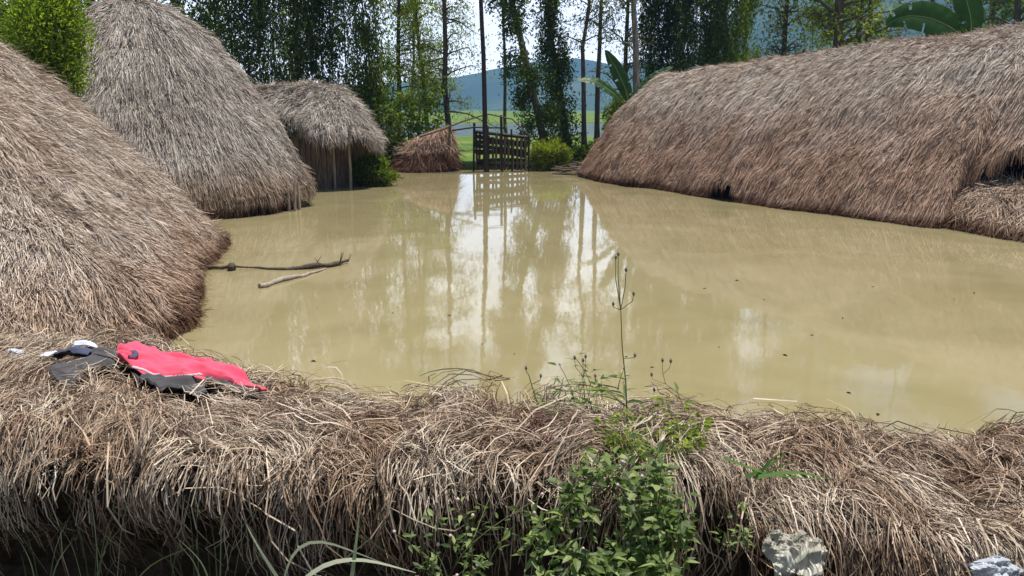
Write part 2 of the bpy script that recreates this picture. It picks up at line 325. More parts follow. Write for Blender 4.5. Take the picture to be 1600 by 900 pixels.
hz = MB(); hx = (-3900, 3900); hy = (-60, 2700); hzz = (-6, 300)
V = [[x, y, z] for z in hzz for (x, y) in ((hx[0], hy[0]), (hx[1], hy[0]), (hx[1], hy[1]), (hx[0], hy[1]))]
hz.add(V, [[3, 2, 1, 0], [4, 5, 6, 7], [0, 1, 5, 4], [1, 2, 6, 5], [2, 3, 7, 6], [3, 0, 4, 7]])
hm = bpy.data.materials.new('valley haze'); hm.use_nodes = True; hm.node_tree.nodes.clear()
ho = hm.node_tree.nodes.new('ShaderNodeOutputMaterial'); hv = hm.node_tree.nodes.new('ShaderNodeVolumePrincipled')
hv.inputs['Color'].default_value = (.28, .55, 1.0, 1); hv.inputs['Density'].default_value = .00042; hv.inputs['Anisotropy'].default_value = .2
hm.node_tree.links.new(hv.outputs[0], ho.inputs['Volume'])
tag(hz.build('haze', hm), 'thin pale blue haze over the valley', None, None, 'stuff')

# ================================================================== THATCH
class Roof:
    """lofted thatch surface: eave loop -> ridge segment, bulging profile"""
    def __init__(s, loop, r0, r1, p=1.5, lump=.07, seed=0, U=520, V=70, drop=.12, smooth=.10):
        loop = np.array(loop, float); n = len(loop); ext = np.concatenate([loop[-2:], loop, loop[:3]])
        u = np.linspace(0, n, U, endpoint=False); i = np.floor(u).astype(int); f = (u - i)[:, None]
        a, b, c, d = ext[i + 1], ext[i + 2], ext[i + 3], ext[np.minimum(i + 4, len(ext) - 1)]
        B = .5 * ((2 * b) + (c - a) * f + (2 * a - 5 * b + 4 * c - d) * f ** 2 + (3 * b - a - 3 * c + d) * f ** 3)
        r0 = np.array(r0, float); r1 = np.array(r1, float); ax = r1 - r0; L2 = (ax[:2] ** 2).sum() + 1e-6
        t = np.clip(((B[:, :2] - r0[:2]) @ ax[:2]) / L2, 0, 1)
        k = 7; t = np.convolve(np.concatenate([t[-k:], t, t[:k]]), np.ones(2 * k + 1) / (2 * k + 1), 'valid')
        T = r0 + t[:, None] * ax
        v = np.linspace(0, 1, V); vv = v[None, :, None]
        kw = max(3, int(U * smooth) // 2); ker = np.hanning(2 * kw + 3)[1:-1]; ker /= ker.sum()
        Bs = np.stack([np.convolve(np.concatenate([B[-kw:, c], B[:, c], B[:kw, c]]), ker, 'valid') for c in range(3)], 1)
        P = T[:, None, :] + (Bs - T)[:, None, :] * vv
        P[:, :, 2] = T[:, None, 2] + (Bs[:, 2] - T[:, 2])[:, None] * v[None, :] ** p
        P = P + (B - Bs)[:, None, :] * (vv ** 7)
        # hanging fringe
        h = 8; dirv = unit(P[:, -1] - P[:, -3]); dirv[:, 2] -= .6; dirv = unit(dirv)
        ex = P[:, -1][:, None, :] + dirv[:, None, :] * (np.arange(1, h + 1) / h * drop)[None, :, None]
        s.v1 = (V - 1) / (V - 1 + h)
        P = np.concatenate([P, ex], 1)
        N = s.normals(P)
        env = np.minimum(1, np.arange(P.shape[1]) / (V * .12))[None, :]
        nn = fbm(P[..., 0] * 1.1, P[..., 1] * 1.1, P[..., 2] * 1.1, seed, 3) * lump * 1.4 + fbm(P[..., 0] * 4, P[..., 1] * 4, P[..., 2] * 3, seed + 5, 2) * lump * .5
        P = P + N * (nn * env)[..., None]
        s.P = P; s.N = s.normals(P); s.U, s.Vn = P.shape[:2]
    def normals(s, P):
        du = np.roll(P, -1, 0) - np.roll(P, 1, 0); dv = np.gradient(P, axis=1)
        n = unit(np.cross(dv, du)); 
        c = P[:, :1].mean(0)
        sign = np.sign((n[:, 5:, 2]).mean() + 1e-9)
        return n * sign
    def samp(s, A, u, v):
        u = np.mod(u, 1.0) * s.U; v = np.clip(v, 0, 1) * (s.Vn - 1.001)
        i = np.floor(u).astype(int) % s.U; j = np.floor(v).astype(int); fu = (u - np.floor(u))[..., None]; fv = (v - j)[..., None]; i2 = (i + 1) % s.U
        return (A[i, j] * (1 - fu) + A[i2, j] * fu) * (1 - fv) + (A[i, j + 1] * (1 - fu) + A[i2, j + 1] * fu) * fv
    def base(s, mb, mat=1, sink=.03):
        P = s.P - s.N * sink; U, V = s.U, s.Vn
        i = np.arange(U)[:, None]; j = np.arange(V - 1)[None, :]; i2 = (i + 1) % U
        mb.add(P.reshape(-1, 3), np.stack(np.broadcast_arrays(i * V + j, i * V + j + 1, i2 * V + j + 1, i2 * V + j), -1).reshape(-1, 4), mat, True)
    def strands(s, mb, n, L=(.35, .8), W=(.010, .020), lift=.05, mat=0, per=8, skew=.22, K=4, wild=.04, back=.12, flow=0.0):
        Pu = np.roll(s.P, -1, 0) - s.P; Pv = np.gradient(s.P, axis=1)
        area = np.linalg.norm(np.cross(Pu, Pv), axis=-1)
        cv = unit(np.array([0, 0, CAMZ]) - s.P); face = (s.N * cv).sum(-1)
        vis = np.where(face > -.15, 1.0, back) * (0.25 + np.clip(1 / (.25 + np.linalg.norm(s.P, axis=-1) / 12), 0, 2))
        w = (area * vis).ravel(); w /= w.sum()
        nc = max(1, n // per)
        c = rng.choice(len(w), nc, p=w); cu = (c // s.Vn + rng.random(nc)) / s.U; cvv = (c % s.Vn + rng.random(nc)) / s.Vn
        mu = np.linalg.norm(Pu, axis=-1, keepdims=True) * s.U; mv = np.linalg.norm(Pv, axis=-1, keepdims=True) * s.Vn
        ck = rng.normal(scale=skew, size=nc); coff = rng.gamma(2.0, .5, nc) * lift; cL = rng.uniform(L[0], L[1], nc)
        rep = lambda a: np.repeat(a, per)
        u0, v0, ck, coff, cL = rep(cu), rep(cvv), rep(ck), rep(coff), rep(cL); N = len(u0)
        MU = np.maximum(s.samp(mu, u0, v0)[:, 0], 1.2); MV = s.samp(mv, u0, v0)[:, 0]
        u0 = u0 + rng.normal(scale=.045, size=N) / MU; v0 = v0 + rng.normal(scale=.09, size=N) / MV
        Ls = cL * rng.uniform(.6, 1.15, N); v0 = v0 - .5 * Ls / MV
        sk = ck + rng.normal(scale=skew * .8, size=N) + flow
        t = np.linspace(0, 1, K)[None, :]
        cvx = rng.normal(scale=.18, size=N)[:, None]
        u = u0[:, None] + (np.sin(sk)[:, None] * Ls[:, None] * (t + cvx * t * t)) / MU[:, None]
        v = np.maximum(v0, .002)[:, None] + np.cos(sk)[:, None] * Ls[:, None] * t / MV[:, None]
        over = np.maximum(v - 1, 0) * MV[:, None]
        P = s.samp(s.P, u, v); Nn = s.samp(s.N, u, v)
        stick = (rng.random(N) < .06)[:, None] * rng.uniform(.5, 2.5, N)[:, None]
        off = (-.025 + coff[:, None] * (.25 + .75 * t) + rng.normal(scale=.012, size=(N, 1)) + stick * wild * t * t)
        P = P + Nn * off[..., None]; P[..., 2] -= over
        P[..., 2] = np.maximum(P[..., 2], -.04)
        D = unit(P[:, -1] - P[:, 0]); side = unit(np.cross(D, unit(Nn[:, 1] + rng.normal(scale=.55, size=(N, 3)))))
        wd = rng.uniform(W[0], W[1], N)[:, None] * (1 - .55 * t ** 2)
        ribbons(mb, P, wd, side, mat)

def plank_wall(mb, pts, z0, z1, w=.14, mat=0, th=.04, gap=.15):
    pts = np.array(pts, float)
    for a, b in zip(pts[:-1], pts[1:]):
        L = np.linalg.norm(b - a); n = max(1, int(L / w)); rz = math.atan2(*(b - a)[::-1])
        for i in range(n):
            c = a + (b - a) * (i + .5) / n
            box(mb, (c[0], c[1], (z0 + z1) / 2 + rng.normal() * .02), (L / n * (1 - gap), th, z1 - z0), rz + rng.normal() * .05, mat, rng.normal() * .02)

def circle(cx, cy, rx, ry, n, z=0.0, rot=0):
    a = np.arange(n) / n * 2 * math.pi + rot
    return [[cx + rx * math.cos(t), cy + ry * math.sin(t), z] for t in a]

# ---- near hut on the left
h1 = empty('thatched_hut', (-7.7, 10.2, -.5), 'low tan thatched hut filling the left edge, its roof nearest the camera', 'thatched hut', 'thatched huts standing in the flood')
b1 = [np.array([*on(a_, b_, .05)[:2], c_]) for a_, b_, c_ in ((352, 380, .05), (325, 412, .15), (306, 432, .25), (314, 470, .05), (296, 502, .08), (240, 532, .22), (195, 556, .05))]
loop1 = [list(p) for p in b1] + [[-3.9, 6.0, 0], [-5.4, 5.3, 0], [-7.3, 5.1, 0], [-9.3, 5.6, 0], [-11.0, 7.2, 0], [-11.8, 9.6, 0], [-11.5, 12.2, 0], [-10.0, 14.4, 0], [-8.0, 15.4, 0], [-6.0, 14.9, .05]]
rf1 = Roof(loop1, (-7.7, 9.2, 3.45), (-8.0, 11.4, 3.62), p=1.3, lump=.10, seed=3)
mb = MB(); rf1.base(mb); rf1.strands(mb, 300000, (.16, .46), (.0045, .010), .042, K=4, wild=.06, per=12, skew=.15, flow=.38)
mb.build('roof', [M['thatch_near'], M['under']], h1)
mb = MB(); plank_wall(mb, [[-5.9, 13], [-5.3, 11], [-4.9, 9], [-5.2, 7.6], [-6.6, 6.6]], -.6, .45, .16, 0); mb.build('wall', M['wood_dark'], h1)

# ---- tall conical hut
C2 = np.array([-8.62, 19.1])
h2 = empty('thatched_hut', (C2[0], C2[1], -.5), 'tall cone shaped grey thatched hut behind the near one on the left', 'thatched hut', 'thatched huts standing in the flood')
loop2 = []
for k in range(22):
    a = k / 22 * 2 * math.pi; r = 3.3 + .38 * math.cos(a + .5)
    z = .30 + .10 * math.sin(3 * a) 
    if -0.75 < math.remainder(a, 2 * math.pi) < -0.2: z = .40; r += .12
    if abs(math.remainder(a + .0, 2 * math.pi)) < .15: z = .55; r += .25
    loop2.append([C2[0] + r * math.cos(a), C2[1] + r * math.sin(a), z])
rf2 = Roof(loop2, (C2[0] - .1, C2[1], 4.60), (C2[0] + .1, C2[1] + .1, 4.60), p=1.88, lump=.09, seed=23)
mb = MB(); rf2.base(mb); rf2.strands(mb, 190000, (.2, .55), (.007, .014), .045, wild=.05, per=12, skew=.12)
mb.build('roof', [M['thatch_grey'], M['under']], h2)
mb = MB(); a = np.linspace(-2.6, .6, 26); plank_wall(mb, np.stack([C2[0] + 2.95 * np.cos(a), C2[1] + 2.95 * np.sin(a)], 1), -.6, .75, .13); mb.build('wall', M['wood_dark'], h2)
mb = MB()
a = rng.random(260) * 2 * math.pi; p0 = np.stack([C2[0] + .09 * np.cos(a), C2[1] + .09 * np.sin(a), 4.68 + 0 * a], 1)
t = np.linspace(0, 1, 4)[None, :, None]; out = np.stack([np.cos(a), np.sin(a), 0 * a], 1)[:, None, :]
P = p0[:, None, :] + out * t * rng.uniform(.2, .5, (260, 1, 1)); P[..., 2] += (.16 * t * (1 - t) * 2 - .22 * t * t)[..., 0]
ribbons(mb, P, np.full((260, 4), .014), unit(np.cross(out[:, 0], [0, 0, 1]))); mb.build('roof_tuft', M['thatch_grey'], h2)
for xp, yp in ((452, 330), (462, 330), (470, 328)):
    q = on(xp, yp, 0); mb = MB(); tubes(mb, [[q[0], q[1], -.5], [q[0] + rng.normal() * .03, q[1], .1], [q[0] + rng.normal() * .05, q[1] + .03, .62]], [.035, .033, .03], 6, cap=True)
    mb.build('pole', M['wood_pale'], h2)

# ---- small hut at the back
h3 = empty('thatched_hut', (-6.1, 24.5, -.5), 'small grey thatched hut with a plank wall at the back by the trees', 'thatched hut', 'thatched huts standing in the flood')
e = 1.12
loop3 = [at(582, 236, 23.3) + [0, 0, -.1], at(556, 230, 22.7), at(520, 236, 22.4), at(488, 230, 22.4), at(455, 205, 23), [-7.9, 23.4, 1.3], [-9.3, 24, 1.3], [-9.9, 25.6, 1.3], [-9.2, 27.2, 1.3], [-7, 27.6, 1.3], [-5.2, 27.0, 1.2], [-4.15, 25.4, .8]]
loop3 = [[float(p[0]), float(p[1]), float(p[2]) + .42] for p in loop3]
rf3 = Roof(loop3, (-7.9, 25.3, 2.86), (-5.5, 24.9, 2.92), p=2.0, lump=.09, seed=51, drop=.12)
mb = MB(); rf3.base(mb); rf3.strands(mb, 50000, (.3, .65), (.009, .017), .07, wild=.10, skew=.22)
mb.build('roof', [M['thatch_dark'], M['under']], h3)
mb = MB(); w3 = [on(580, 286)[:2], on(556, 291)[:2], on(500, 297)[:2], [-8.4, 24.0]]; w3 = [np.array(p) + [0, .35] for p in w3]; w3 = [np.array([-4.4, 25.6])] + w3; plank_wall(mb, w3, -.6, 1.55, .17, 0, .05, .12)
mb.build('wall', M['wood'], h3)
for xp in (521, 546):
    q = on(xp, 294, 0); mb = MB(); tubes(mb, [[q[0], q[1] + .15, -.5], [q[0] + .02, q[1] + .15, .5], [q[0] - .02, q[1] + .2, 1.6]], [.05, .047, .042], 7, cap=True)
    mb.build('post', M['wood_pale'], h3)

# ---- longhouse on the right
h4 = empty('longhouse', (8.5, 20, -.5), 'long low thatched longhouse stretching along the right bank', 'longhouse')
f4 = [(918, 277, .12), (955, 285, .08), (985, 289, .32), (1008, 291, .08), (1060, 299, .06), (1100, 306, .08), (1114, 307, .42), (1140, 311, .48), (1158, 314, .06), (1215, 322, .04), (1290, 331, .05), (1380, 343, .05), (1462, 353, .08)]
loop4 = [[*on(a_, b_, .05)[:2], c_] for a_, b_, c_ in f4] + [[8.75, 15.7, .75], [9.6, 15.3, 1.55], [10.7, 14.6, 1.7], [12.0, 13.6, 1.3], [13.6, 12.8, .4], [15.2, 13.2, .2], [16.2, 14.6, .2], [15.6, 17, .2], [13.5, 20.6, .2], [11.5, 24, .2], [9.2, 27.6, .2], [6.6, 30.0, .2], [4.2, 30.2, .2], [2.5, 28.2, .2]]
rf4 = Roof(loop4, (5.5, 27.0, 3.36), (13.6, 15.6, 4.25), p=2.05, lump=.10, seed=71, U=900)
mb = MB(); rf4.base(mb); rf4.strands(mb, 360000, (.18, .5), (.006, .013), .042, wild=.05, per=12, skew=.12)
mb.build('roof', [M['thatch_red'], M['under']], h4)
mb = MB(); fw = [on(x, y, 0)[:2] + np.array([.55, .35]) for x, y, z in f4[1:]] + [np.array([10.3, 15.6]), np.array([12.5, 13.2])]
plank_wall(mb, fw, -.6, .7, .17, 0, .05, .2); mb.build('wall', M['wood_dark'], h4)
# porch roof in front of its entrance
loop5 = [list(on(1478, 352, .05)), list(on(1530, 362, .05)), list(on(1600, 374, .05)), [9.9, 12.2, .05], [11.4, 11.7, .05], [13.2, 12.9, .3], [13.0, 14.6, .5], [11.4, 16.0, .6], [9.6, 16.6, .6], [8.5, 16.2, .3], [8.2, 15.6, .12]]
rf5 = Roof(loop5, tuple(at(1530, 286, 15.75)), tuple(at(1720, 284, 14.6)), p=1.9, lump=.06, seed=91, U=300, V=40)
mb = MB(); rf5.base(mb); rf5.strands(mb, 34000, (.2, .5), (.006, .013), .055, wild=.08, skew=.3)
po = mb.build('porch_roof', [M['thatch_near'], M['under']], h4)

# ================================================================== STRAW-COVERED WALL (foreground)
CX = np.array([-400, 0, 60, 130, 200, 300, 400, 500, 620, 680, 740, 800, 850, 960, 1050, 1110, 1180, 1280, 1400, 1500, 1600, 2000])
CYp = np.array([540, 545, 552, 556, 556, 596, 626, 645, 640, 622, 604, 626, 648, 645, 640, 668, 655, 672, 700, 690, 680, 680])
CD = np.array([3.95, 3.9, 3.85, 3.75, 3.65, 3.4, 3.1, 2.85, 2.75, 2.8, 2.85, 2.75, 2.7, 2.7, 2.7, 2.6, 2.62, 2.58, 2.5, 2.52, 2.55, 2.55])
crest = np.array([at(a, b, c) for a, b, c in zip(CX, CYp, CD)])
FXp = np.array([-400, 0, 200, 420, 560, 700, 820, 1000, 1130, 1200, 1320, 1450, 1600, 2000]); FYp = np.array([722, 725, 740, 762, 786, 752, 776, 785, 790, 860, 845, 875, 895, 895]); FD = np.array([2.25, 2.25, 2.22, 2.15, 2.08, 2.12, 2.12, 2.1, 2.05, 1.95, 1.95, 1.85, 1.8, 1.8])
front = np.array([at(a, b, c) for a, b, c in zip(FXp, FYp, FD)])
class Mound:
    def __init__(s):
        s.xs = np.linspace(-3.2, 3.2, 420); nt = 150; s.Lt = 1.75
        x = s.xs
        cy, cz = np.interp(x, crest[:, 0], crest[:, 1]), np.interp(x, crest[:, 0], crest[:, 2])
        fy, fz = np.interp(x, front[:, 0], front[:, 1]), np.interp(x, front[:, 0], front[:, 2])
        low = np.interp(x, [-1.2, -.5], [0, 1])
        under = np.interp(x, [-2, .5, 1.0, 1.4], [.30, .24, .10, .02])
        P = np.zeros((len(x), nt, 3)); tt = np.linspace(0, 1, nt)
        # control polyline per x: back foot, back shoulder, crest, mid, front edge, under, low
        cyl = np.stack([cy + .38, cy + .28, cy + .10, cy - .06, .5 * (cy + fy), fy + .08, fy - .01, fy + under, fy + under * 1.3], 1)
        czl = np.stack([cz * 0 - .1, cz * .55, cz - .065 * low + .03 * (1 - low), cz - .03 * low + .03 * (1 - low), .5 * (cz + fz) + .015, fz + .02, fz - .05, fz - .38, fz - .9], 1)
        s.ctl = np.array([0, .12, .24, .34, .52, .68, .74, .87, 1.0])
        tq = np.linspace(0, 1, nt)
        for i in range(len(x)):
            P[i, :, 0] = x[i]; P[i, :, 1] = np.interp(tq, s.ctl, cyl[i]); P[i, :, 2] = np.interp(tq, s.ctl, czl[i])
        k = np.ones(9) / 9
        for c in (1, 2):
            A = np.pad(P[:, :, c], ((6, 6), (4, 4)), 'edge'); A = np.apply_along_axis(lambda r: np.convolve(r, k, 'valid'), 1, A)
            A = np.apply_along_axis(lambda r: np.convolve(r, np.ones(13) / 13, 'valid'), 0, A); P[:, :, c] = A
        n = s.nrm(P)
        b = .060 * fbm(P[..., 0] * 3.2, P[..., 1] * 3.2, P[..., 2] * 3, 77, 2) + .055 * fbm(P[..., 0] * 8, P[..., 1] * 8, P[..., 2] * 6, 79, 2) - .035 * np.clip(.25 - np.abs(vnoise(P[..., 0] * 4, P[..., 1] * 5, P[..., 2] * 4, 83)), 0, 1) * 4
        P = P + n * b[..., None]
        s.P = P; s.N = s.nrm(P)
    def nrm(s, P):
        n = unit(np.cross(np.gradient(P, axis=0), np.gradient(P, axis=1))); return n * -np.sign(n[:, 60, 2].mean() * -1)
    def samp(s, A, x, t):
        i = np.clip((x - s.xs[0]) / (s.xs[-1] - s.xs[0]), 0, .9999) * (len(s.xs) - 1); j = np.clip(t, 0, .9999) * (A.shape[1] - 1)
        a, b = np.floor(i).astype(int), np.floor(j).astype(int); f, g = (i - a)[..., None], (j - b)[..., None]
        return (A[a, b] * (1 - f) + A[a + 1, b] * f) * (1 - g) + (A[a, b + 1] * (1 - f) + A[a + 1, b + 1] * f) * g
    def z(s, x, y):            # height of the top surface there
        x = np.atleast_1d(x); y = np.atleast_1d(y); T = np.linspace(.10, .73, 90)
        P = s.samp(s.P, np.broadcast_to(x[..., None], x.shape + (90,)), np.broadcast_to(T, x.shape + (90,)))
        j = np.abs(P[..., 1] - y[..., None]).argmin(-1); return np.take_along_axis(P[..., 2], j[..., None], -1)[..., 0]
MO = Mound()
wall = empty('straw_topped_wall', (0, 2.6, .2), 'low wall heaped with dry tangled straw across the foreground', 'wall')
mb = MB(); A = MO.P - MO.N * .02; mb.add(A.reshape(-1, 3), grid_faces(A.shape[0], A.shape[1]), 0, True); mb.build('earth_core', M['litter'], wall)
def inside(x, y, poly):
    r_ = np.zeros(x.shape, bool); j = len(poly) - 1
    for i in range(len(poly)):
        (xi, yi), (xj, yj) = poly[i], poly[j]
        r_ ^= ((yi > y) != (yj > y)) & (x < (xj - xi) * (y - yi) / (yj - yi + 1e-12) + xi); j = i
    return r_
CLOTH = [[on(a, b, 1.13)[:2] for a, b in p] for p in (
    [(178, 562), (240, 540), (275, 551), (330, 570), (375, 592), (424, 624), (362, 608), (330, 606), (328, 636), (304, 642), (255, 626), (225, 614), (206, 598), (184, 588)],
    [(76, 598), (100, 584), (76, 556), (110, 547), (150, 549), (190, 556), (190, 584), (135, 594), (114, 610), (96, 607)])]
def straw(mb, n, L, W, t0, t1, ang, spread, lift, curve=.5, K=6, per=7, x0=-3.0, x1=3.0, arch=.0, hangf=0.0):
    nc = n // per; x = rng.uniform(x0, x1, nc); t = rng.uniform(t0, t1, nc)
    th = ang(x, t) + rng.normal(scale=spread, size=nc); lf = rng.gamma(2, .5, nc) * lift; cv = rng.normal(scale=curve, size=nc); Lc = rng.uniform(L[0], L[1], nc)
    r = lambda a: np.repeat(a, per); x, t, th, lf, cv, Lc = map(r, (x, t, th, lf, cv, Lc)); N = len(x)
    x = x + rng.normal(scale=.032, size=N); t = t + rng.normal(scale=.018, size=N)
    th = th + rng.normal(scale=spread * .6, size=N); cv = cv + rng.normal(scale=curve * .6, size=N); Ls = Lc * rng.uniform(.5, 1.2, N)
    cv *= .55; arch *= .6
    q = np.linspace(-.5, .5, K)[None, :]; a = th[:, None] + cv[:, None] * q
    dx = np.cumsum(np.cos(a), 1) / K * Ls[:, None]; dt = np.cumsum(np.sin(a), 1) / K * Ls[:, None] / MO.Lt
    dx -= dx.mean(1, keepdims=True); dt -= dt.mean(1, keepdims=True)
    X, T = x[:, None] + dx, t[:, None] + dt
    P = MO.samp(MO.P, X, T); Nn = MO.samp(MO.N, X, T)
    kk = rng.normal(scale=1, size=(N, 1)) * q + rng.normal(scale=.7, size=(N, 1)) * (q * q * 4 - .3)
    P = P + Nn * (lf[:, None] + kk * arch + rng.normal(scale=.008, size=(N, 1)))[..., None]
    over = np.maximum(T - .74, 0); P[..., 1] -= np.minimum(over * 1.2, .06) * (0.2 + rng.random((N, 1)))
    P += rng.normal(scale=.0025, size=P.shape)
    keep = np.ones(N, bool)
    for poly in CLOTH:
        ins = inside(P[..., 0], P[..., 1], poly); keep &= ~(ins.sum(1) >= 1)
    P, Nn, N = P[keep], Nn[keep], int(keep.sum())
    D = unit(P[:, -1] - P[:, 0]); side = unit(np.cross(D, unit(Nn[:, 2] + rng.normal(scale=.6, size=(N, 3)))))
    ribbons(mb, P, rng.uniform(W[0], W[1], N)[:, None] * (1 - .5 * (2 * q) ** 4), side)
flow = lambda x, t: math.pi / 2 + (2.3 * fbm(x * 1.3, t * 3, 0, 31, 2) + .3 * np.sin(x * 2.4)) * (1.15 - .8 * sm(.45, .70, t))
mb = MB()
straw(mb, 110000, (.08, .28), (.0014, .0033), .14, .67, flow, .36, .030, .6, arch=.012, per=18)
straw(mb, 34000, (.03, .13), (.0015, .0038), .14, .70, flow, 1.2, .030, .9, arch=.012, K=4, per=5)
straw(mb, 1500, (.2, .45), (.003, .0055), .25, .76, flow, .7, .045, .8, arch=.04, per=3, K=8)
straw(mb, 4200, (.12, .36), (.002, .004), .64, .84, lambda x, t: math.pi / 2 + 0 * x, .22, .02, .5, arch=.02, per=6)
straw(mb, 14000, (.12, .40), (.002, .0042), .66, 1.0, lambda x, t: math.pi / 2 + 0 * x, .3, .02, .5, arch=.02, x0=.9, x1=3.0)
CLOTH = []
straw(mb, 900, (.05, .12), (.002, .004), .30, .60, flow, 1.2, -.012, .9, arch=.004, K=4)
mb.build('straw_cover', M['straw'], wall)

# ================================================================== CLOTHES AND LITTER
def cmat(name, c, rough=.85, weave=900, bump=.15):
    m, n, l, b = new_mat(name); t = n.new('ShaderNodeTexCoord'); nz = n.new('ShaderNodeTexNoise'); nz.inputs['Scale'].default_value = 14; nz.inputs['Detail'].default_value = 8
    l.new(t.outputs['Object'], nz.inputs[0]); cc = ramp(n, [(.3, tuple(np.array(c) * .8)), (.7, tuple(np.minimum(np.array(c) * 1.1, 1)))]); l.new(nz.outputs[0], cc.inputs[0]); l.new(cc.outputs[0], b.inputs['Base Color'])
    n2 = n.new('ShaderNodeTexNoise'); n2.inputs['Scale'].default_value = weave; l.new(t.outputs['Object'], n2.inputs[0])
    bp = n.new('ShaderNodeBump'); bp.inputs['Strength'].default_value = bump; bp.inputs['Distance'].default_value = .001; l.new(n2.outputs[0], bp.inputs['Height']); l.new(bp.outputs[0], b.inputs['Normal'])
    b.inputs['Roughness'].default_value = rough; b.inputs['Sheen Weight'].default_value = .15; return m
M['pink'] = cmat('pink jersey', (.76, .065, .125)); M['black'] = cmat('washed black jersey', (.045, .043, .045)); M['navy'] = cmat('navy cloth', (.035, .04, .085)); M['white'] = cmat('white cloth', (.66, .68, .78))
M['trim'] = cmat('pale trim', (.62, .42, .44)); M['plastic'] = noise_mat('dirty white plastic', [(.35, (.22, .20, .15)), (.6, (.48, .46, .38))], 8, .4, .2, spec=.5); M['foil'] = noise_mat('bluish plastic', [(.3, (.34, .36, .39)), (.7, (.58, .60, .62))], 8, .3, .2, spec=.5)
def resamp(p, n):
    p = np.array(p, float); d = np.concatenate([[0], np.cumsum(np.linalg.norm(np.diff(p, axis=0), axis=1))]); q = np.linspace(0, d[-1], n)
    return np.stack([np.interp(q, d, p[:, k]) for k in range(p.shape[1])], 1)
def cloth(name, mat, top, bot, parent, n=90, m=50, zp=1.13, h=.08, fold=.012, fdir=(1, 0), seed=1, thick=.003, ff=1.0, sag=1.0):
    A, B = resamp(top, n), resamp(bot, n); v = np.linspace(0, 1, m)[:, None, None]
    G = A[None] * (1 - v) + B[None] * v
    W = np.array([[on(a, b, zp)[:2] for a, b in r] for r in G])
    X, Y = W[..., 0], W[..., 1]; X = X + .006 * fbm(X * 12, Y * 12, 0, seed + 3); Y = Y + .006 * fbm(X * 12, Y * 12, 0, seed + 4)
    z = MO.z(X, Y)
    k = 9
    Zp = np.pad(z, k, 'edge'); Zs = sum(np.roll(np.roll(Zp, i, 0), j, 1) for i in range(-k, k + 1, 3) for j in range(-k, k + 1, 3))[k:-k, k:-k] / 49
    a = X * fdir[0] + Y * fdir[1]; b = -X * fdir[1] + Y * fdir[0]
    fl = fold * (1 - np.abs(vnoise(a * 28 * ff, b * 5 * ff, 0, seed)) * 2) + fold * .5 * fbm(a * 50 * ff, b * 16 * ff, 0, seed + 9, 2)
    Z = np.maximum(Zs + h, z + .012) + fl
    # rim tucks down to the straw
    e = np.minimum.reduce([np.broadcast_to(np.arange(m)[:, None], (m, n)), np.broadcast_to((m - 1 - np.arange(m))[:, None], (m, n)), np.broadcast_to(np.arange(n), (m, n)), np.broadcast_to(n - 1 - np.arange(n), (m, n))])
    Z -= .014 * np.clip(1 - e / 4, 0, 1) * sag
    mb = MB(); mb.add(np.stack([X, Y, Z], -1), grid_faces(m, n), 0, True); o = mb.build(name, mat, parent)
    md = o.modifiers.new('thickness', 'SOLIDIFY'); md.thickness = thick; md.offset = 1
    return o
q = on(270, 590, 1.16)
shirt = empty('shirt', q, 'bright pink and black shirt spread out to dry on the straw', 'shirt')
cloth('body', M['pink'], [(176, 566), (205, 551), (240, 542), (275, 553), (330, 572), (375, 594), (418, 622)], [(190, 586), (208, 594), (240, 597), (275, 600), (320, 601), (362, 606), (410, 625)], shirt, fold=.032, fdir=(.45, .89), seed=5, ff=.6)
cloth('sleeve', M['black'], [(206, 596), (240, 600), (275, 602), (316, 603)], [(228, 614), (250, 622), (280, 628), (306, 642), (326, 634)], shirt, fold=.022, fdir=(.8, -.6), seed=15, ff=.7, n=60, m=40, h=.075)
cloth('trim', M['trim'], [(206, 595), (240, 598), (275, 601), (318, 602)], [(206, 597), (240, 600), (275, 603), (318, 604)], shirt, fold=.004, seed=25, n=50, m=6, h=.096)
cloth('dark_edge', M['black'], [(322, 603), (360, 608), (395, 618), (418, 625)], [(322, 608), (358, 615), (395, 625), (420, 630)], shirt, fold=.008, fdir=(.8, -.6), seed=29, n=50, m=10, h=.075)  # black strip along the lower right border of the body
a = np.linspace(-1.9, 1.7, 14); ring = np.array([(207 + 13 * math.cos(t), 580 - 10 * math.sin(t)) for t in a]); ri = np.array([(205 + 7 * math.cos(t), 580 - 6 * math.sin(t)) for t in a])
cloth('collar', M['navy'], ring, ri, shirt, fold=.003, seed=35, n=40, m=8, h=.10, sag=.3)
q = on(125, 590, 1.16); sh = empty('shorts', q, 'black shorts crumpled beside the pink shirt', 'shorts')
cloth('shorts_leg', M['black'], [(76, 597), (100, 584), (135, 576), (176, 568)], [(98, 608), (114, 609), (135, 594), (182, 584)], sh, fold=.010, fdir=(.6, .8), seed=45, n=60, m=36, h=.07)
cloth('waistband', M['black'], [(140, 570), (160, 566), (185, 562)], [(150, 582), (168, 582), (192, 578)], sh, fold=.014, fdir=(.2, .9), seed=47, n=30, m=20, h=.085)
q = on(130, 560, 1.16); tw = empty('towel', q, 'twisted navy and white cloth strip behind the black shorts', 'cloth')
cloth('navy_cloth', M['navy'], [(78, 554), (110, 549), (150, 551), (182, 556)], [(92, 561), (115, 569), (150, 572), (186, 566)], tw, fold=.014, fdir=(.2, .97), seed=55, n=60, m=26, h=.075)
cloth('white_stripe', M['white'], [(114, 556), (130, 557), (156, 559)], [(118, 562), (134, 562), (154, 563)], tw, fold=.006, fdir=(.2, .97), seed=57, n=40, m=14, h=.10)
cloth('strap', M['white'], [(62, 559), (78, 556), (92, 556)], [(64, 562), (80, 561), (92, 561)], tw, fold=.006, seed=59, n=24, m=8, h=.08)

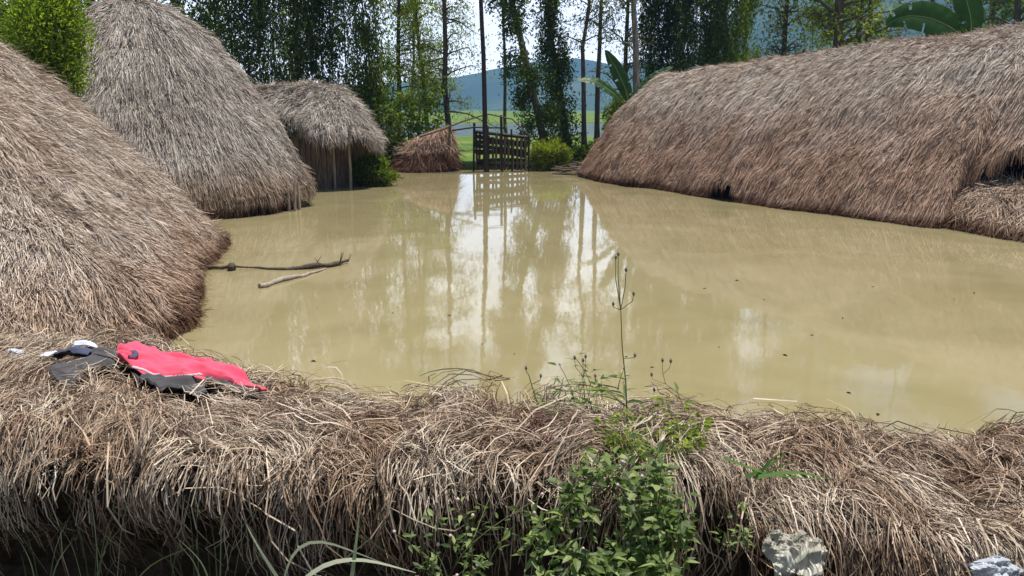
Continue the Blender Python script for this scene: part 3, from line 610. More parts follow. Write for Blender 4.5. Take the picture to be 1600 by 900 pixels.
def crumple(name, label, cat, mat, xp, yp, d, size, seed, rot=0, amp=.35):
    c = at(xp, yp, d); o = empty(name, c, label, cat)
    th = np.linspace(0, 2 * math.pi, 96, endpoint=False); ph = np.linspace(.02, math.pi - .02, 60); T, Pp = np.meshgrid(th, ph)
    n = np.stack([np.sin(Pp) * np.cos(T), np.sin(Pp) * np.sin(T), np.cos(Pp)], -1)
    r = 1 + amp * (1 - 2.4 * np.abs(vnoise(n[..., 0] * 2.3 + seed, n[..., 1] * 2.3, n[..., 2] * 2.3, seed))) * .6 + amp * .55 * (1 - 2.4 * np.abs(vnoise(n[..., 0] * 5, n[..., 1] * 5 + 3, n[..., 2] * 5, seed + 2))) + amp * .2 * fbm(n[..., 0] * 12, n[..., 1] * 12, n[..., 2] * 12, seed + 4)
    V = n * r[..., None] * np.array(size) ; cz, sz = math.cos(rot), math.sin(rot); V[..., 0], V[..., 2] = V[..., 0] * cz - V[..., 2] * sz, V[..., 0] * sz + V[..., 2] * cz
    mb = MB(); i = np.arange(59)[:, None]; j = np.arange(96)[None]; j2 = (j + 1) % 96
    mb.add((V + c).reshape(-1, 3), np.stack(np.broadcast_arrays(i * 96 + j, (i + 1) * 96 + j, (i + 1) * 96 + j2, i * 96 + j2), -1).reshape(-1, 4), 0, True)
    mb.build('crumpled_film', mat, o); return o
def film(name, label, cat, mat, xp, yp, d, w, h, seed, rot, parts=1, tilt=.9):
    """a sheet of thin plastic gathered into hard folds, lying on the straw"""
    c = at(xp, yp, d); o = empty(name, c, label, cat)
    for q in range(parts):
        n = 70; g = np.linspace(-1, 1, n); U_, V_ = np.meshgrid(g, g); rr = np.sqrt(U_ ** 2 + V_ ** 2); a = np.arctan2(V_, U_) + q
        out = 1 + .22 * vnoise(np.cos(a) * 1.7, np.sin(a) * 1.7, q, seed) + .1 * vnoise(np.cos(a) * 5, np.sin(a) * 5, q, seed + 1)
        x = U_ * np.sqrt(1 - V_ ** 2 / 2) * out; y = V_ * np.sqrt(1 - U_ ** 2 / 2) * out
        x, y = x * math.cos(rot) - y * math.sin(rot), x * math.sin(rot) + y * math.cos(rot)
        f = x * 1.2 + .5 * vnoise(x * 1.5, y * 1.5, 0, seed + 5)
        rg = np.random.default_rng(seed + q); z = .3 * (1 - rr ** 2) - .1
        for w_, fq in ((.13, .9), (.11, 1.4), (.08, 2.1), (.055, 3.1), (.035, 5), (.018, 8)):
            an = rot + rg.normal() * .8 if fq < 2 else rg.uniform(0, 3.14); ph = (x * math.cos(an) + y * math.sin(an) + .25 * vnoise(x * 1.3, y * 1.3, 0, seed + 7)) * fq + rg.random()
            z = z + w_ * (4 * np.abs((ph % 1) - .5) - 1)
        X_ = x * w + q * w * 1.15; Yl = y * h; Zl = z * w
        P = np.stack([c[0] + X_, c[1] + Yl * math.cos(tilt) - Zl * math.sin(tilt), c[2] + Yl * math.sin(tilt) + Zl * math.cos(tilt) - q * .01], -1)
        mb = MB(); mb.add(P, grid_faces(n, n), 0, False); ob = mb.build('crumpled_film', mat, o)
    return o
film('plastic_bag', 'dirty white plastic bag crumpled in the straw at bottom right', 'plastic bag', M['plastic'], 1228, 862, 1.90, .050, .060, 3, .5, 2)
film('plastic_scrap', 'bluish white plastic scrap in the bottom right corner', 'plastic scrap', M['foil'], 1558, 888, 1.76, .055, .032, 9, -.3)
crumple('plastic_scrap', 'small white plastic scrap at the right edge of the straw', 'plastic scrap', M['foil'], 1592, 722, 2.42, (.022, .02, .018), 12, .2, .35)
crumple('plastic_scrap', 'tiny white scrap at the left end of the straw', 'plastic scrap', M['white'], 25, 549, 3.30, (.028, .015, .008), 15, -.2, .3)

# ================================================================== FLOATING WOOD
twig_seed = []
def stick(name, label, pts, rad, mat, twigs=0, z=.02, knob=None):
    P = np.array([on(a, b, z + dz) for a, b, dz in pts]); o = empty(name, P.mean(0), label, 'branch')
    P = resamp(P, 26); P += np.array([.035, .06, .018]) * np.stack([fbm(np.arange(26) * .33, k * 3 + len(twig_seed), 0, 61) for k in range(3)], 1); twig_seed.append(1)
    r = np.interp(np.linspace(0, 1, 26), np.linspace(0, 1, len(rad)), rad) * (1 + .2 * rng.normal(size=26).clip(-1, 1))
    mb = MB(); tubes(mb, P, r, 7, cap=True)
    for i in range(twigs):
        k = rng.integers(18, 26); d = np.array([rng.uniform(-.1, .25), rng.normal() * .08, rng.uniform(0, .14)]); t = np.linspace(0, 1, 4)[:, None]
        tubes(mb, P[k] + d * t + np.array([0, 0, .03]) * t * t, np.linspace(.009, .003, 4), 4)
    if knob: 
        kq = on(*knob, .04); th = np.linspace(0, math.pi, 8); tubes(mb, kq + np.stack([np.linspace(-.06, .06, 8), 0 * th, .0 * th], 1), .065 * np.sin(th) ** .6 + .01, 9)
    mb.build('wood', mat, o); return o
stick('floating_branch', 'dark wet branch floating out from the near hut roof', [(312, 418, .03), (360, 417, .03), (405, 419, 0), (445, 420, 0), (490, 417, .02), (515, 414, .02), (544, 406, .04)], [.036, .026, .015, .015, .030, .040, .034, .018], M['driftwood'], 6, .01, (362, 418))
stick('floating_branch', 'shorter pale branch floating in front of the dark one', [(402, 449, .01), (440, 438, .01), (478, 430, .0), (508, 420, .0)], [.028, .032, .026, .012], M['wood_pale'], 0, .01)
mb = MB()
for i in range(34):
    xp = rng.uniform(430, 1590); yp = rng.uniform(300, 660); q = on(xp, yp, .004); s = rng.uniform(.008, .03); a = rng.random() * 6
    leaves(mb, [q], [[math.cos(a), math.sin(a), 0]], s * 2, s)
tag(mb.build('floating_specks', M['litter']), 'scattered specks of leaf litter floating on the brown water', 'leaf litter', None, 'stuff')

mb = MB(); P_, Lf = [], []
line = [on(a_, b_, 0)[:2] for a_, b_, c_ in f4] ; lineB = [p[:2] for p in b1]; arc = [C2 + 3.6 * np.array([math.cos(t), math.sin(t)]) for t in np.linspace(-1.9, 0, 12)]; back = [on(x_, 640 + 12 * math.sin(x_ / 70), 0)[:2] for x_ in range(430, 1560, 60)]
for ln_, n_, off_ in ((line, 260, .25), (lineB, 160, .18), (arc, 150, .25), (back, 40, .5)):
    ln_ = resamp(np.array(ln_), 200)
    for i in range(n_):
        q = ln_[rng.integers(0, 200)]; q = q + (np.array([0, 0]) - q) / np.linalg.norm(q) * abs(rng.normal()) * off_; a = rng.random() * 6.28; L = rng.uniform(.06, .3)
        d_ = np.array([math.cos(a), math.sin(a)]) * L; b_ = rng.normal() * .02; P_.append([[q[0], q[1], .006], [q[0] + d_[0] * .5 + b_, q[1] + d_[1] * .5 - b_, .008], [q[0] + d_[0], q[1] + d_[1], .006]])
ribbons(mb, np.array(P_), np.full((len(P_), 3), .009), np.tile([[.7, .7, 0.05]], (len(P_), 1)))
tag(mb.build('floating_straw', M['thatch_near']), 'loose straws floating along the edges of the soaked roofs', 'straw', None, 'stuff')

# ================================================================== GATE AND FENCE AT THE FAR BANK
DG = 29.6
f1 = empty('thatch_fence', on(665, 268, 0), 'short thatch covered fence panel left of the gate opening', 'fence')
lp = [list(on(612, 267, .0)), list(on(655, 270, .0)), list(on(706, 267, .02)), list(on(708, 264) + [0, .5, 0]), list(on(660, 262)), list(on(625, 262))]
rfF = Roof(lp, tuple(at(652, 214, DG + .3)), tuple(at(702, 195, DG + .3)), p=1.25, lump=.07, seed=101, U=160, V=30, drop=.03)
mb = MB(); rfF.base(mb); rfF.strands(mb, 9000, (.3, .7), (.012, .022), .07, wild=.15, skew=.3); mb.build('thatch', [M['thatch_red'], M['under']], f1)
mb = MB(); tubes(mb, np.array([at(700, 262, DG), at(703, 196, DG)]), [.05, .045], 6, cap=True); mb.build('post', M['wood'], f1)
gt = empty('gate_fence', on(783, 262, 0), 'dark plank and pole fence panel right of the gate opening', 'fence')
def pole(mb, pts, r, m=6): tubes(mb, np.array([at(*p) for p in pts]), np.linspace(r, r * .8, len(pts)), m, cap=True)
for x0, y0, x1, r in ((741, 192, 740, .05), (783, 180, 785, .055), (799, 202, 800, .04), (826, 212, 826, .05), (762, 196, 763, .04)):
    mb = MB(); pole(mb, [(x0, y0, DG), (x1, 272, DG)], r); mb.build('post', M['wood_dark'], gt)
for i, (ya, yb) in enumerate(((205, 216), (214, 222), (222, 229), (229, 235), (236, 241), (243, 247), (250, 253), (257, 259))):
    mb = MB(); A_, B_ = at(742 + rng.uniform(-3, 5), ya + rng.normal() * 2, DG + .07), at(828 - rng.uniform(-2, 9), yb + rng.normal() * 2, DG + .4); c = (A_ + B_) / 2; L = np.linalg.norm(B_ - A_)
    n = 5; t = np.linspace(0, 1, n)[:, None]; Pc = A_ + (B_ - A_) * t + np.array([0, 0, .04]) * np.sin(t * 3) * rng.normal(); tubes(mb, Pc, [.065] * n, 4, cap=True); mb.build('rail', M['wood_dark'], gt)
mb = MB()
for i in range(13):
    x = 744 + i * 6.4; pole(mb, [(x, 208 + (x - 740) * .12 + rng.uniform(-5, 3), DG + .16), (x + rng.normal(), 266, DG + .16)], .05, 4)
mb.build('brushwood', M['wood'], gt)
bm_ = empty('pole_beam', at(700, 195, DG), 'thin bent pole laid across the top of the gate opening', 'pole')
mb = MB(); pole(mb, [(655, 214, DG - .1), (690, 203, DG - .1), (722, 190, DG - .1), (762, 178, DG - .1)], .035); mb.build('upper_pole', M['wood'], bm_)
mb = MB(); pole(mb, [(706, 204, DG - .05), (740, 199, DG - .05), (790, 200, DG - .05)], .035); mb.build('lower_pole', M['wood_dark'], bm_)
mb = MB(); pole(mb, [(762, 178, DG - .1), (800, 186, DG), (828, 212, DG + .2)], .03); mb.build('side_pole', M['wood'], bm_)
mp_ = empty('mast', at(758, 262, DG - .2), 'tall straight dark pole rising beside the gate fence', 'pole')
mb = MB(); A_ = at(760, 272, DG - .2); B_ = A_ + np.array([-.25, .1, 11.5]); tubes(mb, A_ + (B_ - A_) * np.linspace(0, 1, 12)[:, None] + rng.normal(scale=.02, size=(12, 3)), np.linspace(.095, .05, 12), 8, cap=True); mb.build('shaft', M['wood_dark'], mp_)
dj = empty('brushwood_pile', on(895, 270, 0), 'dark heap of sticks on the bank by the end of the longhouse', 'brushwood')
mb = MB()
for i in range(46):
    c = on(rng.uniform(872, 918), rng.uniform(262, 276), 0) + [0, 0, rng.uniform(.02, .28)]; a = rng.normal() * .5; L = rng.uniform(.3, .9)
    d = np.array([math.cos(a), math.sin(a), rng.normal() * .15]) * L / 2; mb = MB(); tubes(mb, np.array([c - d, c, c + d]) + rng.normal(scale=.02, size=(3, 3)), [.03, .03, .015], 5, cap=True); mb.build('stick', M['wood'], dj)

# ================================================================== TREES
def branchy(base, h, lean=(0, 0), r=.12, nb=16, hb=(.3, 1), bl=(1, 2.2), up=.5, droop=.2, sub=5, subl=.5, nleaf=14, spread=.18, wob=.15, K=9):
    """returns trunk polylines, twig polylines and leaf seats"""
    t = np.linspace(0, 1, K)[:, None]; base = np.array(base, float)
    T = base + np.array([lean[0], lean[1], h]) * t + wob * np.concatenate([[[0, 0, 0]], np.cumsum(rng.normal(size=(K - 1, 3)) * [.5, .5, 0], 0)])
    Rt = r * (1 - .8 * t[:, 0]) ; Rt[0] *= 1.35
    s = rng.uniform(hb[0], hb[1], nb) ** .9; kk = s * (K - 1); i = np.minimum(kk.astype(int), K - 2); f = (kk - i)[:, None]; st = T[i] * (1 - f) + T[i + 1] * f
    az = rng.random(nb) * 2 * math.pi; L = rng.uniform(*bl, nb) * (1.15 - .6 * s); el = rng.normal(up, .25, nb)
    d = np.stack([np.cos(az) * np.cos(el), np.sin(az) * np.cos(el), np.sin(el)], 1)
    q = np.linspace(0, 1, 6)[None, :, None]
    Bp = st[:, None] + d[:, None] * q * L[:, None, None]; Bp[..., 2] -= droop * L[:, None] * q[..., 0] ** 2; Bp += rng.normal(scale=.04, size=Bp.shape) * L[:, None, None] * q
    Rb = (r * .36 * (1 - s * .5))[:, None] * (1 - .8 * q[..., 0])
    w = rng.integers(2, 6, (nb, sub)); ss = Bp[np.arange(nb)[:, None], w].reshape(-1, 3)
    dd = unit(np.repeat(d, sub, 0) + rng.normal(scale=.8, size=(nb * sub, 3))); l = subl * rng.uniform(.5, 1.3, nb * sub)
    q2 = np.linspace(0, 1, 4)[None, :, None]; Sp = ss[:, None] + dd[:, None] * q2 * l[:, None, None]; Sp[..., 2] -= droop * l[:, None] * q2[..., 0] ** 2 * 1.5
    Rs = np.full((nb * sub, 4), r * .07) * (1 - .6 * q2[..., 0])
    a = rng.integers(1, 4, (nb * sub, nleaf)); seats = Sp[np.arange(nb * sub)[:, None], a].reshape(-1, 3) + rng.normal(scale=spread, size=(nb * sub * nleaf, 3))
    return (T, Rt), (Bp, Rb), (Sp, Rs), seats
def tree(name, label, cat, xp, d, h, lm, bark='bark', leaf=(.12, .05), hang=.3, z0=0.1, group=None, parts=('trunk', 'crown'), basey=None, **kw):
    b = at(xp, 200, d); b[2] = z0; o = empty(name, b, label, cat, group)
    (T, Rt), (Bp, Rb), (Sp, Rs), seats = branchy(b, h, **kw)
    mb = MB(); tubes(mb, T, Rt, 8); tubes(mb, Bp, Rb, 5); tubes(mb, Sp, Rs, 3); mb.build(parts[0], M[bark], o)
    if len(seats):
        D = rng.normal(size=seats.shape); D[:, 2] -= hang * 2
        mb = MB(); leaves(mb, seats, D, leaf[0] * rng.uniform(.6, 1.3, len(seats)), leaf[1] * rng.uniform(.7, 1.3, len(seats))); mb.build(parts[1], M[lm], o)
    return o
def column(name, label, cat, xs, d, h, lm, radius=.6, nleaf=5000, leaf=(.16, .035), group=None, lean=.3, low=.0, culm_r=.035, gap=.0, extra=0):
    """bamboo: separate culms, each a column of hanging narrow leaves"""
    b = at(np.mean(xs), 200, d); b[2] = 0.1; o = empty(name, b, label, cat, group); fol = MB()
    for x in xs:
        p = at(x, 200, d + rng.normal() * .5); p[2] = -.1; hh = h * rng.uniform(.85, 1.1); t = np.linspace(0, 1, 9)[:, None]
        ln = np.array([rng.normal() * lean, rng.normal() * lean, 0]); T = p + np.array([0, 0, hh]) * t + ln * t ** 2 + rng.normal(scale=.02, size=(9, 3))
        mb = MB(); tubes(mb, T, np.linspace(culm_r, culm_r * .4, 9), 6); mb.build('culm', M['culm'], o)
        n = nleaf; s = low + (1 - low) * rng.random(n); ii = np.minimum((s * 8).astype(int), 7); f = (s * 8 - ii)[:, None]; c = T[ii] * (1 - f) + T[ii + 1] * f
        # clumpy drooping sprays
        ncl = max(8, n // 45); cs = rng.random(ncl); ca = rng.random(ncl) * 2 * math.pi; cr_ = radius * np.sqrt(rng.random(ncl)); g = rng.integers(0, ncl, n)
        s = low + (1 - low) * cs[g]; s = np.clip(s, 0, .999); ii = (s * 8).astype(int); f = (s * 8 - ii)[:, None]; c = T[ii] * (1 - f) + T[ii + 1] * f
        pos = c + np.stack([cr_[g] * np.cos(ca[g]), cr_[g] * np.sin(ca[g]), 0 * s], 1) + rng.normal(size=(n, 3)) * [radius * .17, radius * .17, .32]
        D = rng.normal(size=(n, 3)) * [.6, .6, .4]; D[:, 2] -= .9
        leaves(fol, pos, D, leaf[0] * rng.uniform(.6, 1.3, n), leaf[1] * rng.uniform(.7, 1.4, n))
    fol.build('foliage', M[lm], o); return o

BG = 'bamboo clumps behind the huts'
column('bamboo_clump', 'dense dark bamboo clump directly behind the cone shaped hut', 'bamboo', [330, 352, 372, 395, 415, 438], 31, 13, 'leaf_dark', .75, 5200, (.20, .055), BG, .4)
column('bamboo_clump', 'dark bamboo clump with pale gaps between culms above the small hut', 'bamboo', [458, 478, 492, 508, 524, 546], 32, 13, 'leaf_dark', .6, 4200, (.20, .055), BG, .35)
column('bamboo_clump', 'green bamboo clump at the right end of the dark left grove', 'bamboo', [562, 580, 596], 31, 12, 'leaf_mid', .75, 5000, (.20, .055), BG, .5)
column('bamboo_clump', 'tall dark bamboo clump behind the far end of the longhouse', 'bamboo', [1012, 1030, 1050, 1068], 35, 13, 'leaf_dark', .55, 7500, (.20, .05), BG, .25)
column('bamboo_clump', 'tall green bamboo columns rising behind the longhouse ridge', 'bamboo', [1088, 1106, 1124, 1142, 1154], 35, 13, 'leaf_mid', .55, 7500, (.20, .05), BG, .25)
TG = 'slender trees along the far bank'
SL = dict(hb=(.10, 1), bl=(.9, 2.0), up=.5, droop=.35, sub=7, subl=.55, nleaf=16, spread=.17, group=TG, leaf=(.13, .05), hang=.5)
tree('slender_tree', 'slender leafy tree just right of the small hut, leftmost of the thin trunks', 'tree', 618, 34, 11, 'leaf_light', r=.12, nb=60, **{**SL, 'nleaf': 20, 'bl': (.7, 1.6)})
tree('slender_tree', 'thin leafy tree leaning slightly left above the thatch covered fence', 'tree', 668, 36, 12, 'leaf_light', r=.11, lean=(-.4, 0), nb=56, **SL)
tree('slender_tree', 'straight thicker trunked tree between the thin leafy one and the pole', 'tree', 700, 34, 12, 'leaf_light', r=.14, nb=54, **SL)
tree('slender_tree', 'pale thin tree with hanging grey leaves left of the pole', 'tree', 642, 40, 12, 'leaf_light', 'bark_pale', r=.09, nb=54, **SL)
tree('slender_tree', 'sparse grey leaved tree just right of the tall pole', 'tree', 792, 42, 13, 'leaf_grey', r=.1, nb=22, **{**SL, 'hb': (.45, 1)})
tree('slender_tree', 'dark straight trunk right of the leaning vine covered tree', 'tree', 914, 33, 12, 'leaf_grey', r=.11, lean=(-.25, 0), nb=30, **{**SL, 'hb': (.3, 1)})
tree('slender_tree', 'thin dark trunk standing in front of the banana leaves', 'tree', 934, 34, 12, 'leaf_grey', r=.12, nb=26, **{**SL, 'hb': (.35, 1)})
tree('slender_tree', 'pale barked trunk at the left side of the right bamboo', 'tree', 1004, 33, 12, 'leaf_grey', 'bark_pale', r=.17, nb=26, lean=(-.3, 0), **{**SL, 'hb': (.3, 1)})
tree('slender_tree', 'bare twiggy tree between the thin dark trunks and the pale one', 'tree', 968, 36, 12, 'leaf_grey', r=.13, nb=90, **{**SL, 'hb': (.15, 1), 'bl': (1.4, 3.0), 'nleaf': 7})
# leaning vine covered tree
def vine_tree(label, x0, x1, d, h, w, n, lm='leaf_dark'):
    b = at(x0, 200, d); b[2] = .1; o = empty('vine_covered_tree', b, label, 'tree', 'vine covered trees on the far bank'); top = at(x1, 0, d); lean = (top[0] - b[0]) / (top[2] - .1) * h
    t = np.linspace(0, 1, 12)[:, None]; T = b + np.array([lean, 0, h]) * t + rng.normal(scale=.08, size=(12, 3)) * t
    mb = MB(); tubes(mb, T, np.linspace(.16, .05, 12), 8)
    ncl = 90; s = rng.random(ncl); i = np.minimum((s * 11).astype(int), 10); f = (s * 11 - i)[:, None]; c = T[i] * (1 - f) + T[i + 1] * f
    a = rng.random(ncl) * 6.28; rr = w * np.sqrt(rng.random(ncl)) * (1.05 - .5 * np.abs(s - .25)); cc = c + np.stack([np.cos(a) * rr, np.sin(a) * rr, 0 * a], 1)
    tubes(mb, np.stack([c, (c + cc) / 2 + [0, 0, .1], cc], 1), [.025, .018, .01], 4); mb.build('trunk', M['bark'], o)
    g = rng.integers(0, ncl, n); P = cc[g] + rng.normal(size=(n, 3)) * [.17, .17, .30]; D = rng.normal(size=(n, 3)); D[:, 2] -= .8
    mb = MB(); leaves(mb, P, D, .13 * rng.uniform(.6, 1.3, n), .07 * rng.uniform(.6, 1.3, n)); mb.build('crown', M[lm], o)
vine_tree('dark vine covered tree leaning left over the water right of the gate', 858, 800, 32, 13, .75, 20000)
vine_tree('second narrow dark vine covered trunk close behind the leaning one', 893, 852, 33, 10, .5, 12000)
# backdrop trees on both sides
BT = 'taller trees behind the huts'
BK = dict(hb=(.15, 1), up=.45, droop=.15, sub=7, subl=.8, spread=.28, group=BT, hang=.3)
tree('dense_tree', 'brownish leafy tree behind the left shoulder of the cone shaped hut', 'tree', 150, 30, 11, 'leaf_mid', r=.22, nb=46, bl=(1.5, 3), nleaf=26, leaf=(.2, .1), **BK)
tree('dense_tree', 'dark leafy tree at the upper left corner behind the bright bush', 'tree', 10, 24, 10, 'leaf_dark', r=.22, nb=46, bl=(1.5, 2.6), nleaf=26, leaf=(.18, .09), **BK)
tree('dense_tree', 'loose green tree behind the right shoulder of the cone shaped hut', 'tree', 285, 33, 11, 'leaf_mid', r=.2, nb=40, bl=(1.2, 2.6), nleaf=16, leaf=(.18, .09), **BK)
tree('dense_tree', 'pale green tree filling the gaps behind the left bamboo', 'tree', 470, 44, 9, 'leaf_light', r=.2, nb=30, bl=(1.5, 3.0), nleaf=10, leaf=(.2, .08), **BK)
tree('forked_tree', 'thick trunked tree with yellow green leaves behind the middle of the longhouse', 'tree', 1285, 34, 13, 'leaf_light', r=.30, lean=(.3, 0), nb=60, bl=(1.4, 2.8), nleaf=14, leaf=(.17, .08), **{**BK, 'hb': (.3, 1)})
tree('leafy_tree', 'bluish green tree left of the thick trunked one behind the longhouse', 'tree', 1215, 38, 12, 'leaf_grey', r=.18, nb=70, bl=(1, 2.2), nleaf=14, leaf=(.15, .07), **BK)
tree('bare_tree', 'nearly bare branching tree behind the banana leaf', 'tree', 1350, 36, 13, 'leaf_grey', r=.16, nb=40, bl=(1.5, 3), nleaf=4, leaf=(.14, .06), **BK)
tree('bare_tree', 'nearly bare tree with spreading twigs left of the banana leaf', 'tree', 1432, 38, 13, 'leaf_grey', r=.15, nb=40, bl=(1.5, 3), nleaf=5, leaf=(.14, .06), **BK)
tree('leafy_tree', 'dark leafy tree in the upper right corner behind the longhouse', 'tree', 1575, 34, 13, 'leaf_dark', r=.2, nb=46, bl=(1.5, 3), nleaf=14, leaf=(.17, .08), **BK)
tree('leafy_tree', 'dense mid green tree far behind the thick trunked one', 'tree', 1330, 46, 17, 'leaf_mid', r=.25, nb=70, bl=(1.8, 3.4), nleaf=16, leaf=(.22, .1), **BK)
tree('leafy_tree', 'dense mid green tree rising far behind the upright banana leaf', 'tree', 1530, 47, 17, 'leaf_mid', r=.25, nb=70, bl=(1.8, 3.4), nleaf=16, leaf=(.22, .1), **BK)
tree('leafy_tree', 'loose tree between the banana plant and the right corner', 'tree', 1500, 42, 14, 'leaf_grey', r=.2, nb=40, bl=(1.5, 3), nleaf=8, leaf=(.17, .08), **BK)
# bushes
def bush(name, label, c, rad, n, lm, leaf, stems=14, cat='bush', hang=.1, z0=None, ncl=60, cl=.16):
    c = np.array(c, float); z0 = c[2] - rad[2] if z0 is None else z0; base = np.array([c[0], c[1], z0]); o = empty(name, base, label, cat)
    k = unit(rng.normal(size=(ncl, 3))) * (rng.random(ncl)[:, None] ** .4) * rad + c; k[:, 2] = np.maximum(k[:, 2], z0 + .03)
    t = np.linspace(0, 1, 5)[None, :, None]; kk = k[:max(stems, 1)]; Sx = base + rng.normal(scale=.06, size=(len(kk), 3)) * [1, 1, 0]
    mid = Sx[:, None] * (1 - t) + kk[:, None] * t; mid[..., 2] += (.15 * rad[2] * np.sin(t * math.pi))[..., 0]
    mb = MB(); tubes(mb, mid, np.linspace(.03, .008, 5)[None].repeat(len(kk), 0) * rad[2], 5); mb.build('stems', M['bark'], o)
    g = rng.integers(0, ncl, n); P = k[g] + rng.normal(size=(n, 3)) * cl * np.array(rad); P[:, 2] = np.maximum(P[:, 2], z0 + .01); D = unit(P - c) + rng.normal(size=(n, 3)) * .9; D[:, 2] += .35 - hang
    mb = MB(); leaves(mb, P, D, leaf[0] * rng.uniform(.6, 1.3, n), leaf[1] * rng.uniform(.7, 1.3, n)); mb.build('foliage', M[lm], o); return o
q = at(75, 62, 14.6); bush('bush', 'bright yellow green bush rising between the near hut and the cone shaped hut', q, (.62, .6, 1.05), 15000, 'leaf_bush', (.085, .036), 20, z0=.2, ncl=90, cl=.19)
bush('bush', 'sunlit yellow green bush at the water right of the gate fence', on(858, 245, .5), (.62, .5, .55), 5000, 'leaf_light', (.2, .035), 14, z0=0)
bush('bush', 'dark low shrub at the foot of the small hut', on(586, 272, .35), (.55, .4, .5), 4000, 'leaf_mid', (.11, .05), 14, z0=0)
tree('broad_leaved_shrub', 'shrub with broad round leaves over the thatch covered fence', 'shrub', 655, 32, 2.4, 'leaf_mid', r=.08, nb=24, bl=(.8, 1.9), up=.5, droop=.1, sub=5, subl=.5, nleaf=5, spread=.15, leaf=(.2, .14), hang=.4, hb=(.3, 1))
tree('broad_leaved_shrub', 'dark broad leaved shrub between the small hut and the fence', 'shrub', 607, 31, 2.2, 'leaf_dark', r=.08, nb=18, bl=(.8, 1.5), up=.6, droop=.1, sub=5, subl=.5, nleaf=6, spread=.15, leaf=(.18, .12), hang=.4, hb=(.2, 1))
bush('bush', 'light green bush on the bank left of the thatch covered fence', on(606, 250, .5) + [-.4, 3.2, 0], (.6, .5, .8), 4000, 'leaf_light', (.15, .06), 10, z0=.1)
bush('bush', 'green undergrowth at the foot of the banana plant', on(935, 248, .4) + [0, 1, 0], (.9, .6, .5), 4500, 'leaf_mid', (.16, .05), 14, z0=.1)
bush('bush', 'leafy undergrowth beside the far end of the longhouse', at(975, 190, 31), (.7, .5, 1.0), 5000, 'leaf_mid', (.16, .06), 14, z0=.1)

def banana(label, base, lv, stem_h):
    o = empty('banana_plant', base, label, 'banana plant', 'banana plants behind the longhouse'); base = np.array(base, float)
    mb = MB(); t = np.linspace(0, 1, 6)[:, None]; tubes(mb, base + np.array([0, 0, stem_h]) * t, np.linspace(.13, .07, 6), 9); mb.build('stem', M['rib'], o)
    for pts, w, roll in lv:
        P = resamp(np.array(pts, float), 60); k = np.ones(13) / 13
        P = resamp(np.stack([np.convolve(np.pad(P[:, c], 6, 'reflect', reflect_type='odd'), k, 'valid') for c in range(3)], 1), 40)
        D = unit(np.gradient(P, axis=0)); s = unit(np.cross(D, np.array([0, -1.0, 0]) * math.cos(roll) + np.array([0, 0, 1.0]) * math.sin(roll))); nn = np.cross(s, D)
        u = np.linspace(0, 1, 40); env = w * np.sin(np.clip((u - .12) / .88, 0, 1) ** .8 * math.pi) ** .6 + .01
        rows = []; m = 7
        for j in range(-m, m + 1):
            f = j / m; rows.append(P + s * (env * f)[:, None] + nn * (env * (abs(f) * .28 - .25 * f * f) + .012 * np.sin(u * 60 + j * .3) * abs(f))[:, None])
        G = np.stack(rows, 0); Fc = grid_faces(2 * m + 1, 40); mb = MB()
        keep = np.ones(len(Fc), bool); idx = np.arange(len(Fc)); r_, c_ = idx // 39, idx % 39
        for q in rng.integers(8, 36, 4): 
            up_ = rng.random() < .5; keep &= ~((c_ == q) & ((r_ > 9) if up_ else (r_ < 4)))
        mb.add(G.reshape(-1, 3), Fc[keep], 0, True); lf = mb.build('leaf', M['banana'], o)
        mb = MB(); tubes(mb, P + nn * -.004, np.linspace(.022, .006, 40), 5); mb.build('midrib', M['rib'], lf)
d = 28.8
b0 = at(983, 250, d); b0[2] = .1
banana('banana plant with one dark drooping and one upright leaf left of the longhouse', b0, [
    ([at(978, 165, d), at(960, 146, d - .1), at(930, 126, d - .2), at(900, 124, d - .3)], .24, .9),
    ([at(984, 170, d), at(978, 140, d), at(962, 105, d), at(946, 78, d)], .25, .25),
    ([at(985, 165, d), at(1000, 140, d), at(1025, 118, d + .1), at(1052, 104, d + .2)], .17, .6),
    ([at(985, 165, d), at(1000, 150, d - .3), at(1012, 140, d - .5), at(1030, 142, d - .6)], .16, .5)], 1.9)
d = 21.5
b0 = at(1512, 200, d); b0[2] = .1
banana('banana plant whose broad leaves show above the longhouse ridge', b0, [
    ([at(1512, 70, d), at(1490, 44, d), at(1450, 26, d), at(1410, 24, d), at(1384, 40, d)], .40, .2),
    ([at(1516, 75, d), at(1518, 30, d), at(1506, -15, d), at(1490, -50, d)], .36, .2),
    ([at(1516, 70, d), at(1530, 44, d + .1), at(1546, 46, d + .2), at(1550, 70, d + .3)], .2, .8)], 3.9)

